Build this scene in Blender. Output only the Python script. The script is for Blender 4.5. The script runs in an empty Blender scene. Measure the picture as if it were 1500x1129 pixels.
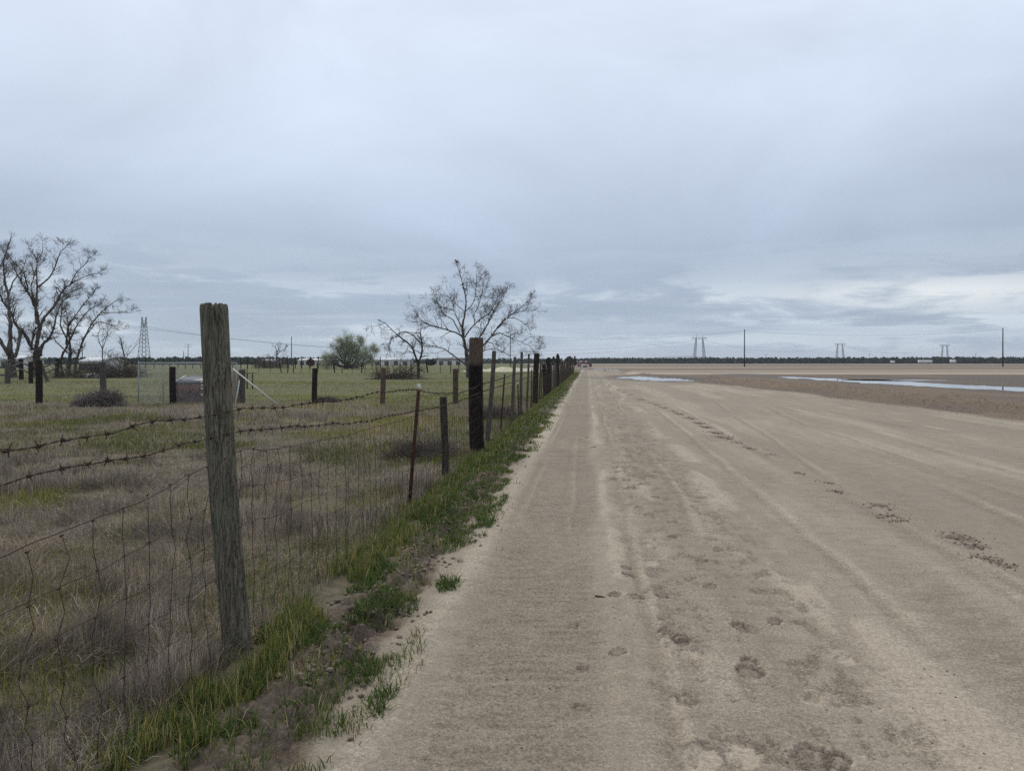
import bpy, math, random
import numpy as np

rng = np.random.default_rng(11)
random.seed(11)
SC = bpy.context.scene
COL = SC.collection
F = 1040.0          # focal length in photograph pixels, used only to turn measured pixels into metres
HC = 1.5            # camera height
SLOPE = 0.106       # direction of the fence line (dx / dy)
S_FENCE = -1.82     # offset of the fence line

# ------------------------------------------------------------------ camera
cam_d = bpy.data.cameras.new('camera')
cam = bpy.data.objects.new('camera', cam_d)
COL.objects.link(cam)
cam.location = (0, 0, HC)
cam.rotation_euler = (math.radians(90), 0, 0)
cam_d.sensor_width = 36
cam_d.lens = 36 * F / 1500
cam_d.shift_y = -34.5 / 1500
cam_d.clip_start = 0.05
cam_d.clip_end = 30000
SC.camera = cam

# ------------------------------------------------------------------ view
SC.view_settings.view_transform = 'Standard'
SC.view_settings.look = 'None'
SC.view_settings.gamma = 1
SC.view_settings.exposure = 0.12
SC.view_settings.use_curve_mapping = False
SC.render.engine = 'CYCLES'
SC.cycles.use_denoising = False
SC.cycles.denoiser = 'OPENIMAGEDENOISE'
SC.cycles.denoising_input_passes = 'RGB_ALBEDO_NORMAL'
SC.cycles.denoising_prefilter = 'ACCURATE'
SC.cycles.max_bounces = 6
SC.cycles.diffuse_bounces = 3
SC.cycles.glossy_bounces = 3
SC.cycles.transmission_bounces = 4
SC.cycles.volume_bounces = 1
SC.cycles.transparent_max_bounces = 6

SUN_EL, SUN_AZ = math.radians(48), math.radians(-30)      # azimuth from +Y towards +X

# ------------------------------------------------------------------ world: overcast sky
W = bpy.data.worlds.new('World')
SC.world = W
W.use_nodes = True
nt = W.node_tree
nt.nodes.clear()


class NT:
    """small helper to write node graphs"""
    def __init__(s, tree):
        s.t = tree

    def n(s, typ, ins=None, **kw):
        nd = s.t.nodes.new(typ)
        for k, v in kw.items():
            setattr(nd, k, v)
        for k, v in (ins or {}).items():
            sock = nd.inputs[k]
            if isinstance(v, bpy.types.NodeSocket):
                s.t.links.new(v, sock)
            else:
                sock.default_value = v
        return nd

    def math(s, op, a, b=None, c=None, clamp=False):
        ins = {0: a}
        if b is not None:
            ins[1] = b
        if c is not None:
            ins[2] = c
        nd = s.n('ShaderNodeMath', ins, operation=op)
        nd.use_clamp = clamp
        return nd.outputs[0]

    def mix(s, fac, a, b, blend='MIX'):
        nd = s.n('ShaderNodeMix', None, data_type='RGBA', blend_type=blend)
        nd.clamp_factor = True
        for sock, v in ((nd.inputs[0], fac), (nd.inputs[6], a), (nd.inputs[7], b)):
            if isinstance(v, bpy.types.NodeSocket):
                s.t.links.new(v, sock)
            else:
                if sock.type == 'RGBA' and len(v) == 3:
                    v = (*v, 1)
                sock.default_value = v
        return nd.outputs[2]

    def ramp(s, fac, stops, interp='LINEAR'):
        nd = s.n('ShaderNodeValToRGB', {0: fac})
        cr = nd.color_ramp
        cr.interpolation = interp
        while len(cr.elements) < len(stops):
            cr.elements.new(0.5)
        for e, (p, c) in zip(cr.elements, stops):
            e.position = p
            if not hasattr(c, '__len__'):
                c = (c, c, c)
            e.color = (*c, 1)
        return nd.outputs[0]

    def noise(s, vec, scale, detail=4, rough=0.5, dist=0.0, dims='3D'):
        nd = s.n('ShaderNodeTexNoise', {'Scale': scale, 'Detail': detail, 'Roughness': rough, 'Distortion': dist},
                 noise_dimensions=dims)
        if vec is not None:
            s.t.links.new(vec, nd.inputs['Vector'])
        return nd.outputs['Fac']

    def vmul(s, v, f):
        return s.n('ShaderNodeVectorMath', {0: v, 1: f}, operation='MULTIPLY').outputs[0]


g = NT(nt)
tc = g.n('ShaderNodeTexCoord').outputs['Generated']
sep = g.n('ShaderNodeSeparateXYZ', {0: tc})
dx, dy, dz = sep.outputs
el = g.math('MAXIMUM', dz, 0.0)
den = g.math('ADD', el, 0.045)
px = g.math('DIVIDE', dx, den)
py = g.math('DIVIDE', dy, den)
pc = g.n('ShaderNodeCombineXYZ', {0: px, 1: py, 2: 0.0}).outputs[0]
n_big = g.noise(g.vmul(pc, (0.36, 0.42, 1)), 1.0, 7, 0.55, 0.35)
n_str = g.noise(g.vmul(pc, (0.22, 0.75, 1)), 1.0, 6, 0.6, 0.5)
n_soft = g.noise(g.vmul(tc, (1., 1., 2.1)), 1.9, 5, 0.55, 0.5)
base = g.ramp(el, [(0.0, (.47, .565, .68)), (0.02, (.41, .505, .63)), (0.06, (.365, .45, .575)), (0.12, (.365, .44, .56)),
                   (0.2, (.45, .525, .655)), (0.32, (.605, .685, .82)), (0.45, (.69, .765, .905)), (1.0, (.70, .765, .89))])
# soft unevenness everywhere
var = g.math('MULTIPLY_ADD', g.math('SUBTRACT', n_soft, 0.5), 0.62, 1.0)
var2 = g.math('MULTIPLY_ADD', g.math('SUBTRACT', n_big, 0.5), 0.12, 1.0)
vv = g.math('MULTIPLY', var, var2)
cl = g.mix(1.0, base, g.n('ShaderNodeCombineColor', {0: vv, 1: vv, 2: vv}).outputs[0], 'MULTIPLY')
# pale breaks between the low cloud banks
lowm = g.ramp(el, [(0.0, 0.5), (0.02, 0.85), (0.07, 0.85), (0.11, 0.35), (0.17, 0.0)])
lowv = g.n('ShaderNodeCombineXYZ', {0: g.math('MULTIPLY_ADD', dx, 4.6, 3.7), 1: g.math('MULTIPLY_ADD', dy, 4.6, 9.2), 2: g.math('MULTIPLY', dz, 27.0)}).outputs[0]
n_puff = g.noise(lowv, 1.0, 8, 0.58, 0.35)
n_bank = g.noise(g.vmul(lowv, (.35, .35, .8)), 1.0, 4, 0.5, 0.3)
bank = g.ramp(n_bank, [(0.38, 0.0), (0.58, 1.0)])
cl = g.mix(g.math('MULTIPLY', lowm, g.ramp(n_puff, [(0.36, .75), (0.5, 0.)])), cl, (.31, .385, .50))
brk = g.math('MULTIPLY', g.ramp(n_puff, [(0.49, 0.0), (0.56, .9)]), bank)
cl = g.mix(g.math('MULTIPLY', lowm, brk), cl, (.66, .745, .83))
brk2 = g.ramp(n_str, [(0.52, 0.0), (0.72, .35)])
cl = g.mix(g.math('MULTIPLY', lowm, brk2), cl, (.62, .70, .79))
# thin bright opening low over the field
ratio = g.math('DIVIDE', dx, g.math('MAXIMUM', dy, 0.05))
ga = g.math('DIVIDE', g.math('SUBTRACT', ratio, 0.60), 0.26)
gb = g.math('DIVIDE', g.math('SUBTRACT', dz, 0.083), 0.021)
gg = g.math('ADD', g.math('MULTIPLY', ga, ga), g.math('MULTIPLY', gb, gb))
lobe = g.math('EXPONENT', g.math('MULTIPLY', gg, -1.0))
lobe = g.math('MULTIPLY', lobe, g.math('GREATER_THAN', dy, 0.0))
op = g.math('MULTIPLY', lobe, g.ramp(n_puff, [(0.42, 0.0), (0.55, .95)]))
cl = g.mix(op, cl, (.80, .84, .86))
sky = g.n('ShaderNodeTexSky', None, sky_type='NISHITA')
sky.sun_disc = False
sky.sun_elevation = SUN_EL
sky.sun_rotation = SUN_AZ
cl10 = g.mix(1.0, cl, (10, 10, 10), 'MULTIPLY')
fin = g.mix(0.06, cl10, sky.outputs[0])
bg = g.n('ShaderNodeBackground', {'Color': fin, 'Strength': 0.1})
wo = g.n('ShaderNodeOutputWorld', {'Surface': bg.outputs[0]})

# ------------------------------------------------------------------ sun behind the cloud
sd = bpy.data.lights.new('sun', 'SUN')
sd.energy = 1.35
sd.angle = math.radians(30)
sd.color = (1.0, 0.93, 0.82)
sun = bpy.data.objects.new('sun', sd)
COL.objects.link(sun)
sun.rotation_euler = (math.radians(90) - SUN_EL, 0, math.pi - SUN_AZ)
sun.location = (0, 0, 30)


# ------------------------------------------------------------------ helpers
def W3(px_, py_, Y):
    """a point of the place from its measured pixel and its distance"""
    return np.array([(px_ - 750) * Y / F, Y, HC - (py_ - 530) * Y / F])


def tag(o, label=None, cat=None, group=None, kind=None):
    if label:
        o['label'] = label
    if cat:
        o['category'] = cat
    if group:
        o['group'] = group
    if kind:
        o['kind'] = kind
    return o


def empty(name, loc=(0, 0, 0)):
    o = bpy.data.objects.new(name, None)
    o.location = loc
    o.empty_display_size = 0.2
    COL.objects.link(o)
    return o


def mesh_np(verts, polys, smooth=False):
    """verts (N,3); polys: list of int arrays (M,k)"""
    me = bpy.data.meshes.new('mesh')
    verts = np.asarray(verts, dtype=np.float32)
    polys = [np.asarray(p, dtype=np.int32) for p in polys if len(p)]
    nl = sum(p.size for p in polys)
    npol = sum(len(p) for p in polys)
    me.vertices.add(len(verts))
    me.vertices.foreach_set('co', verts.ravel())
    me.loops.add(nl)
    me.loops.foreach_set('vertex_index', np.concatenate([p.ravel() for p in polys]))
    me.polygons.add(npol)
    tot = np.concatenate([np.full(len(p), p.shape[1], np.int32) for p in polys])
    start = np.concatenate([[0], np.cumsum(tot)[:-1]]).astype(np.int32)
    me.polygons.foreach_set('loop_start', start)
    if smooth:
        me.polygons.foreach_set('use_smooth', np.ones(npol, dtype=bool))
    me.update(calc_edges=True)
    return me


def set_col(me, name, arr):
    a = me.attributes.new(name, 'FLOAT_COLOR', 'POINT')
    arr = np.asarray(arr, dtype=np.float32)
    if arr.shape[1] == 3:
        arr = np.concatenate([arr, np.ones((len(arr), 1), np.float32)], 1)
    a.data.foreach_set('color', arr.ravel())


def link(name, me, mat, parent=None, loc=None):
    o = bpy.data.objects.new(name, me)
    if mat is not None and len(me.materials) == 0:
        me.materials.append(mat)
    COL.objects.link(o)
    if parent is not None:
        o.parent = parent
    if loc is not None:
        o.location = loc
    return o


class MB:
    """collects boxes, tubes and sheets; build() links them as one mesh"""
    def __init__(s):
        s.v, s.p = [], {}
        s.n = 0

    def add(s, verts, faces):
        verts = np.asarray(verts, float)
        for f in faces:
            s.p.setdefault(len(f), []).append([i + s.n for i in f])
        s.v.append(verts)
        s.n += len(verts)
        return s

    def addnp(s, verts, quads):
        s.p.setdefault(quads.shape[1], []).extend((quads + s.n).tolist())
        s.v.append(verts)
        s.n += len(verts)
        return s

    def box(s, x0, x1, y0, y1, z0, z1):
        v = [(x, y, z) for z in (z0, z1) for y in (y0, y1) for x in (x0, x1)]
        return s.add(v, [(0, 2, 3, 1), (4, 5, 7, 6), (0, 1, 5, 4), (2, 6, 7, 3), (0, 4, 6, 2), (1, 3, 7, 5)])

    def beam(s, a, b, w, h, up=(0, 0, 1)):
        a, b = np.array(a, float), np.array(b, float)
        d = b - a
        d /= np.linalg.norm(d)
        u = np.array(up, float)
        if abs(u @ d) > .98:
            u = np.array((1., 0, 0))
        r = np.cross(d, u)
        r /= np.linalg.norm(r)
        u = np.cross(r, d)
        v = []
        for p in (a, b):
            for sx, sy in ((-1, -1), (1, -1), (1, 1), (-1, 1)):
                v.append(p + r * sx * w / 2 + u * sy * h / 2)
        return s.add(v, [(0, 1, 2, 3), (7, 6, 5, 4), (0, 4, 5, 1), (1, 5, 6, 2), (2, 6, 7, 3), (3, 7, 4, 0)])

    def tube(s, pts, r, n=6):
        pts = np.asarray(pts, float)
        rad = np.full(len(pts), r) if np.isscalar(r) else np.asarray(r, float)
        v, q, caps = tubes(pts[None], rad[None], n)
        s.addnp(v, q)
        for c in caps:
            s.p.setdefault(n, []).append([int(i) + s.n - len(v) for i in c])
        return s

    def mesh(s, smooth=False):
        return mesh_np(np.concatenate(s.v), [np.array(p) for p in s.p.values()], smooth)

    def build(s, name, mat, parent=None, smooth=False):
        return link(name, s.mesh(smooth), mat, parent)


def tubes(P, R, n=3):
    """P (N,K,3) polylines, R (N,K) radii -> verts, quads, caps"""
    P = np.asarray(P, float)
    N, K, _ = P.shape
    T = np.gradient(P, axis=1)
    T /= np.linalg.norm(T, axis=2, keepdims=True) + 1e-12
    D = P[:, -1] - P[:, 0]
    D /= np.linalg.norm(D, axis=1, keepdims=True) + 1e-12
    ref = np.where(np.abs(D[:, 2:3]) > .85, np.array([[1., 0.13, 0]]), np.array([[0.1, 0.05, 1.]]))
    A = np.cross(T, ref[:, None, :])
    A /= np.linalg.norm(A, axis=2, keepdims=True) + 1e-12
    B = np.cross(T, A)
    th = np.arange(n) * 2 * math.pi / n
    ring = A[:, :, None, :] * np.cos(th)[None, None, :, None] + B[:, :, None, :] * np.sin(th)[None, None, :, None]
    V = (P[:, :, None, :] + ring * R[:, :, None, None]).reshape(-1, 3)
    idx = np.arange(N * K * n).reshape(N, K, n)
    a = idx[:, :-1, :]
    b = np.roll(a, -1, axis=2)
    d = idx[:, 1:, :]
    c = np.roll(d, -1, axis=2)
    Q = np.stack([a, b, c, d], -1).reshape(-1, 4)
    caps = np.concatenate([idx[:, 0, ::-1], idx[:, -1, :]])
    return V, Q, caps


# numpy noise -----------------------------------------------------------
def _hash(i, j, seed):
    h = (i.astype(np.int64) * 374761393 + j.astype(np.int64) * 668265263 + seed * 1442695041) & 0xFFFFFFFF
    h = ((h ^ (h >> 13)) * 1274126177) & 0xFFFFFFFF
    return ((h ^ (h >> 16)) & 0xFFFFFF) / float(0xFFFFFF)


def vnoise(x, y, seed=0):
    xi, yi = np.floor(x), np.floor(y)
    fx, fy = x - xi, y - yi
    fx = fx * fx * fx * (fx * (fx * 6 - 15) + 10)
    fy = fy * fy * fy * (fy * (fy * 6 - 15) + 10)
    xi, yi = xi.astype(np.int64), yi.astype(np.int64)
    a, b = _hash(xi, yi, seed), _hash(xi + 1, yi, seed)
    c, d = _hash(xi, yi + 1, seed), _hash(xi + 1, yi + 1, seed)
    return (a * (1 - fx) + b * fx) * (1 - fy) + (c * (1 - fx) + d * fx) * fy


def fbm(x, y, octs=4, seed=0, gain=.5):
    x, y = np.asarray(x, float), np.asarray(y, float)
    t, amp, tot = 0, 1., 0
    for o in range(octs):
        t = t + amp * vnoise(x * 2 ** o + 17.3 * o, y * 2 ** o - 9.1 * o, seed + o)
        tot += amp
        amp *= gain
    return t / tot


def sstep(a, b, x):
    t = np.clip((x - a) / (b - a), 0, 1)
    return t * t * (3 - 2 * t)


# ------------------------------------------------------------------ materials
def new_mat(name):
    m = bpy.data.materials.new(name)
    m.use_nodes = True
    m.node_tree.nodes.clear()
    return m, NT(m.node_tree)


def finish(g, col, rough=0.85, bump=None, bstr=0.3, bdist=0.01, spec=0.3, metal=0.0):
    ins = {'Base Color': col if isinstance(col, bpy.types.NodeSocket) else (*col, 1), 'Roughness': rough, 'Metallic': metal,
           'Specular IOR Level': spec}
    if bump is not None:
        ins['Normal'] = g.n('ShaderNodeBump', {'Strength': bstr, 'Distance': bdist, 'Height': bump}).outputs[0]
    b = g.n('ShaderNodeBsdfPrincipled', ins)
    g.n('ShaderNodeOutputMaterial', {'Surface': b.outputs[0]})


def mat_noise(name, c0, c1, scale=8, stretch=(1, 1, 1), rough=.85, bstr=.4, bdist=.01, detail=6, metal=0., spec=.3, lo=.35, hi=.65):
    m, g = new_mat(name)
    v = g.vmul(g.n('ShaderNodeTexCoord').outputs['Object'], stretch)
    nz = g.noise(v, scale, detail, .6, .3)
    finish(g, g.ramp(nz, [(lo, c0), (hi, c1)]), rough, nz, bstr, bdist, spec, metal)
    return m


def mat_wood(name, dark, light, top=None, tint=None, zsplit=None):
    """weathered wood: long vertical grain, cracks, patches"""
    m, g = new_mat(name)
    oc = g.n('ShaderNodeTexCoord').outputs['Object']
    grain = g.noise(g.vmul(oc, (52, 52, 5.5)), 1, 7, .66, 1.0)
    fine = g.noise(g.vmul(oc, (120, 120, 7)), 1, 4, .6, .2)
    patch = g.noise(g.vmul(oc, (7, 7, 3)), 1, 5, .6, .5)
    col = g.ramp(grain, [(.33, dark), (.66, light)])
    if tint:
        col = g.mix(g.ramp(patch, [(.45, 0.), (.7, .75)]), col, tint)
    if zsplit:
        z = g.n('ShaderNodeSeparateXYZ', {0: oc}).outputs[2]
        zz = g.math('MULTIPLY_ADD', g.math('SUBTRACT', patch, .5), .25, z)
        col = g.mix(g.ramp(g.math('SUBTRACT', zz, zsplit - .5), [(.47, 0.), (.56, 1.)]), col, top)
    crk = g.noise(g.vmul(oc, (30, 30, 2.6)), 1, 8, .68, 1.6)
    cdist = g.math('ABSOLUTE', g.math('SUBTRACT', crk, .5))
    crack = g.math('MULTIPLY', g.ramp(cdist, [(.003, .25), (.018, 1.)]), g.ramp(grain, [(.26, 0.), (.36, 1.)]))
    col = g.mix(g.math('SUBTRACT', 1.0, crack), col, tuple(c * .35 for c in dark))
    col = g.mix(g.ramp(fine, [(.3, .45), (.55, 0.)]), col, tuple(c * .5 for c in dark))
    h = g.math('ADD', g.math('MULTIPLY', grain, .7), g.math('ADD', g.math('MULTIPLY', fine, .4), g.math('MULTIPLY', crack, .6)))
    finish(g, col, .9, h, .8, .007, .15)
    return m


def mat_attr(name, rough=.8, transl=0.0, spec=.15, var=0.):
    m, g = new_mat(name)
    col = g.n('ShaderNodeAttribute', attribute_name='Col').outputs['Color']
    b = g.n('ShaderNodeBsdfPrincipled', {'Base Color': col, 'Roughness': rough, 'Specular IOR Level': spec})
    out = b.outputs[0]
    if transl:
        t = g.n('ShaderNodeBsdfTranslucent', {'Color': col})
        out = g.n('ShaderNodeMixShader', {0: transl, 1: out, 2: t.outputs[0]}).outputs[0]
    g.n('ShaderNodeOutputMaterial', {'Surface': out})
    return m


M = {}
M['post_green'] = mat_wood('lichen_grey_post_wood', (.065, .055, .04), (.225, .20, .155), tint=(.115, .125, .08))
M['post_dark'] = mat_wood('creosoted_post_wood', (.010, .008, .007), (.055, .044, .035))
M['post_dark_top'] = mat_wood('creosoted_post_weathered_top', (.006, .005, .004), (.026, .021, .018), top=(.12, .09, .068), zsplit=1.42)
M['post_grey'] = mat_wood('grey_post_wood', (.05, .044, .038), (.17, .15, .13))
M['post_brown'] = mat_wood('brown_post_wood', (.04, .028, .02), (.17, .125, .09))
M['post_umber'] = mat_wood('dark_weathered_post_wood', (.025, .02, .016), (.10, .082, .066))
M['post_red'] = mat_wood('split_reddish_post_wood', (.05, .03, .022), (.21, .14, .105))
M['rust'] = mat_noise('rusty_steel', (.022, .010, .007), (.085, .036, .021), 60, rough=.85, bdist=.001)
M['wire'] = mat_noise('rusty_wire', (.03, .018, .013), (.08, .047, .032), 90, rough=.8, bdist=.0005)
M['white_paint'] = mat_noise('old_white_paint', (.42, .39, .34), (.72, .70, .65), 25, rough=.6, bdist=.001)
M['galv'] = mat_noise('galvanised_pipe', (.20, .22, .22), (.36, .38, .38), 30, rough=.5, metal=.5, bdist=.001)
M['mesh_wire'] = mat_noise('zinc_mesh_wire', (.30, .32, .31), (.44, .46, .45), 30, rough=.6, bstr=0)
M['bark'] = mat_noise('grey_bark', (.045, .037, .031), (.16, .132, .112), 3.5, (3, 3, .8), .95, .8, .05)
M['bark_dark'] = mat_noise('dark_bark', (.022, .018, .017), (.075, .062, .056), 3.5, (3, 3, .8), .95, .8, .05)
M['twig'] = mat_noise('bare_twigs', (.05, .040, .035), (.13, .105, .09), 2.0, rough=.95, bstr=0.)
M['brush'] = mat_noise('dead_brush', (.05, .040, .036), (.16, .13, .11), 4.0, rough=.95, bstr=0.)
M['grass'] = mat_attr('grass_blades', .75, .3)
M['leaf'] = mat_attr('tree_leaves', .7, .35)
M['steel'] = mat_noise('tower_steel', (.09, .10, .115), (.14, .155, .17), .5, rough=.6, metal=.3, bstr=0)
M['pole'] = mat_noise('dark_utility_pole', (.018, .016, .016), (.05, .044, .04), 3, (4, 4, .4), .9)
M['cable'] = mat_noise('overhead_cable', (.05, .055, .06), (.08, .085, .09), 1, rough=.7, bstr=0)
M['glass'] = mat_noise('dark_glass', (.015, .018, .022), (.03, .034, .04), 3, rough=.12, bstr=0, spec=.6)
M['tyre'] = mat_noise('tyre_rubber', (.012, .012, .012), (.03, .03, .03), 9, rough=.9)
M['red_paint'] = mat_noise('red_vehicle_paint', (.15, .010, .009), (.20, .016, .013), 5, rough=.6, bstr=0, spec=.25)
M['darkred_paint'] = mat_noise('maroon_vehicle_paint', (.075, .008, .008), (.10, .013, .012), 5, rough=.6, bstr=0, spec=.2)
M['wall_white'] = mat_noise('pale_building_wall', (.50, .49, .47), (.66, .65, .63), .6, rough=.8, bstr=.1)
M['roof_grey'] = mat_noise('pale_metal_roof', (.42, .43, .44), (.58, .58, .58), .4, (1, 6, 1), .5, bstr=.1)
M['door_dark'] = mat_noise('dark_door', (.05, .045, .04), (.09, .08, .07), 2, rough=.7, bstr=.1)
M['crow'] = mat_noise('black_feathers', (.006, .006, .007), (.016, .016, .019), 20, rough=.55, bstr=.3)
M['rustbox'] = mat_noise('rust_stained_sheet', (.075, .034, .026), (.30, .10, .062), 3, (1, 1, 1.6), .8, .3, .01, lo=.36, hi=.68)
M['lid'] = mat_noise('dark_lid_sheet', (.028, .032, .038), (.055, .062, .072), 4, rough=.35, bstr=.1, spec=.5)
M['lattice'] = mat_noise('brown_lattice_wood', (.10, .05, .025), (.25, .14, .075), 12, rough=.85)
M['hill'] = mat_noise('dry_hill', (.10, .10, .085), (.16, .15, .12), .002, rough=1., bstr=0)
M['clod'] = mat_noise('soil_clods', (.13, .095, .065), (.27, .21, .148), 9, rough=.95)
M['tub'] = mat_noise('white_plastic', (.58, .58, .57), (.74, .74, .73), 4, rough=.5, bstr=.1)


def ground_material():
    m, g = new_mat('ground_sand_and_soil')
    pos = g.n('ShaderNodeNewGeometry').outputs['Position']
    A = g.n('ShaderNodeSeparateColor', {0: g.n('ShaderNodeAttribute', attribute_name='mixA').outputs['Color']}).outputs
    Bc = g.n('ShaderNodeSeparateColor', {0: g.n('ShaderNodeAttribute', attribute_name='mixB').outputs['Color']}).outputs
    pale, damp, soil = A
    past, mud_shade, green = Bc
    # coordinates turned so that v runs along the road
    rot = g.n('ShaderNodeVectorRotate', {'Vector': pos, 'Angle': math.atan(SLOPE)}, rotation_type='Z_AXIS').outputs[0]
    grain = g.noise(pos, 150, 3, .7)
    speck = g.noise(pos, 55, 4, .7)
    mid = g.noise(pos, 6.5, 5, .6, .3)
    streak = g.noise(g.vmul(rot, (3.2, .32, 1)), 1, 6, .62, .5)
    cross = g.noise(g.vmul(rot, (4.0, 13.0, 1)), 1, 5, .65, 1.0)
    grit = g.noise(pos, 85, 2, .8)
    big = g.noise(pos, .22, 4, .55, .3)
    sand = g.ramp(mid, [(.3, (.275, .226, .165)), (.7, (.355, .298, .222))])
    sand = g.mix(g.ramp(big, [(.35, .45), (.65, 0.)]), sand, (.25, .207, .153))
    palec = g.ramp(speck, [(.3, (.365, .304, .224)), (.7, (.445, .377, .285))])
    pbr = g.math('ADD', g.math('MULTIPLY', g.math('SUBTRACT', streak, .5), .8), g.math('MULTIPLY', g.math('SUBTRACT', cross, .5), 1.0))
    pf = g.math('ADD', pale, g.math('ADD', pbr, g.math('MULTIPLY', g.math('SUBTRACT', speck, .5), .5)), clamp=True)
    pf = g.math('MULTIPLY', g.ramp(pf, [(.25, 0.), (.75, 1.)]), g.math('SUBTRACT', 1., g.math('MULTIPLY', damp, .6)))
    col = g.mix(pf, sand, palec)
    df = g.math('MULTIPLY', damp, g.ramp(g.math('ADD', g.math('MULTIPLY', speck, .55), g.math('MULTIPLY', cross, .45)), [(.40, 1.), (.58, .15)]))
    col = g.mix(df, col, (.105, .086, .06))
    soilc = g.ramp(g.math('ADD', g.math('MULTIPLY', mid, .6), g.math('MULTIPLY', speck, .4)), [(.32, (.12, .084, .055)), (.68, (.26, .20, .138))])
    sf = g.math('ADD', soil, g.math('MULTIPLY', g.math('SUBTRACT', mid, .5), .7), clamp=True)
    sf = g.math('MULTIPLY', g.ramp(sf, [(.25, 0.), (.72, 1.)]), g.ramp(soil, [(.0, 0.), (.12, 1.)]))
    col = g.mix(sf, col, soilc)
    mud_shade_c = g.ramp(g.math('ADD', g.math('MULTIPLY', speck, .5), g.math('MULTIPLY', mid, .5)), [(.34, (.05, .036, .025)), (.66, (.135, .103, .073))])
    col = g.mix(mud_shade, col, mud_shade_c)
    pn = g.noise(pos, .9, 6, .65, .5)
    pn2 = g.noise(pos, 14, 4, .7, .3)
    thatch = g.ramp(pn2, [(.3, (.075, .058, .04)), (.72, (.19, .15, .105))])
    greenc = g.ramp(pn2, [(.3, (.075, .09, .02)), (.72, (.165, .18, .045))])
    gf = g.math('MULTIPLY', green, g.ramp(pn, [(.35, .3), (.6, 1.)]))
    thatch = g.mix(gf, thatch, greenc)
    col = g.mix(past, col, thatch)
    # grain of the surface
    gr = g.math('MULTIPLY_ADD', g.math('SUBTRACT', grain, .5), 1.3, 1.0)
    gr2 = g.math('MULTIPLY_ADD', g.math('SUBTRACT', speck, .5), .95, 1.0)
    gd = g.math('MULTIPLY', g.ramp(grit, [(.34, 1.), (.47, 0.)]), g.math('MULTIPLY_ADD', damp, .6, .2))
    gm = g.math('MULTIPLY', g.math('MULTIPLY', gr, gr2), g.math('SUBTRACT', 1., gd))
    col = g.mix(1.0, col, g.n('ShaderNodeCombineColor', {0: gm, 1: gm, 2: gm}).outputs[0], 'MULTIPLY')
    rough = g.math('MULTIPLY_ADD', mud_shade, -.35, .93)
    h = g.math('ADD', g.math('MULTIPLY', grain, .25), g.math('ADD', g.math('MULTIPLY', speck, .5), g.math('ADD', g.math('MULTIPLY', cross, .2), g.math('MULTIPLY', grit, .5))))
    finish(g, col, rough, h, .8, .014, .2)
    return m


M['ground'] = ground_material()

mw, gw = new_mat('puddle_water')
wv = gw.noise(gw.n('ShaderNodeNewGeometry').outputs['Position'], 1.1, 3, .5)
finish(gw, (.055, .05, .042), .04, wv, .02, .02, .5)
M['water'] = mw

# ------------------------------------------------------------------ the lie of the land
def road_edge(y):
    return 13.6 + .018 * np.clip(y, -20, 400) + .35 * np.sin(y * .21) + .25 * np.sin(y * .57 + 1)


PUD = [  # puddles: centre x, y, half sizes, water level
    (13.6, 66.0, 3.2, 8.5, -.045), (28.4, 50.0, 2.7, 25.0, -.045), (18.6, 143., 2.2, 15., -.05), (15.2, 185., 2.2, 13., -.05),
    (45.0, 47.0, 6.0, 2.4, -.045), (33.5, 60.0, 3.5, 2.5, -.045)]

# hoof prints and scuffs measured on the sand: pixel x, y, radius in metres, depth, kind
PRINTS = [(1084, 916, .058, 1), (1098, 984, .075, 1), (1098, 968, .05, 1), (1190, 1022, .055, 2), (1190, 1106, .085, 1), (1225, 1112, .06, 1),
          (1040, 858, .05, 1), (1028, 820, .055, 1), (1135, 909, .045, 1), (985, 786, .05, 1), (960, 728, .05, 1), (840, 912, .04, 1),
          (900, 872, .05, 1), (932, 873, .05, 1), (972, 873, .05, 1), (918, 830, .05, 1), (922, 842, .05, 1), (985, 764, .06, 1),
          (905, 955, .05, 1), (975, 923, .05, 1), (998, 934, .07, 1), (1003, 1028, .07, 3), (1085, 1105, .1, 3), (1030, 1112, .09, 3),
          (945, 798, .06, 3), (955, 824, .07, 3), (1010, 958, .06, 3), (1000, 940, .05, 1), (852, 1032, .04, 1), (853, 975, .03, 1),
          (1325, 1085, .06, 3), (1240, 968, .05, 3), (900, 700, .05, 1), (905, 690, .05, 1), (918, 702, .06, 1), (935, 742, .06, 1),
          (870, 655, .06, 1), (880, 668, .06, 1), (893, 675, .06, 1), (902, 683, .06, 1), (860, 640, .06, 1), (925, 712, .06, 1)]
SCUFF = [(1288, 741, .16, .07), (1305, 757, .15, .05), (1322, 764, .1, .03), (1405, 787, .14, .06), (1425, 799, .12, .05), (1445, 819, .13, .05),
         (1465, 826, .09, .04), (1170, 693, .07, .05), (1212, 707, .09, .04), (1225, 720, .1, .04), (1080, 648, .1, .05), (1094, 655, .1, .05),
         (1100, 657, .1, .05), (1130, 666, .08, .04)]
TRAIL = [(905, 571), (925, 578), (940, 585), (952, 590), (962, 593), (972, 597), (985, 602), (995, 606), (1010, 612), (1024, 619), (1035, 625),
         (1048, 633), (1060, 640), (890, 566), (880, 560), (915, 574)]


def gpt(px_, py_):
    Y = F * HC / (py_ - 530)
    return (px_ - 750) * Y / F, Y


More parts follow.
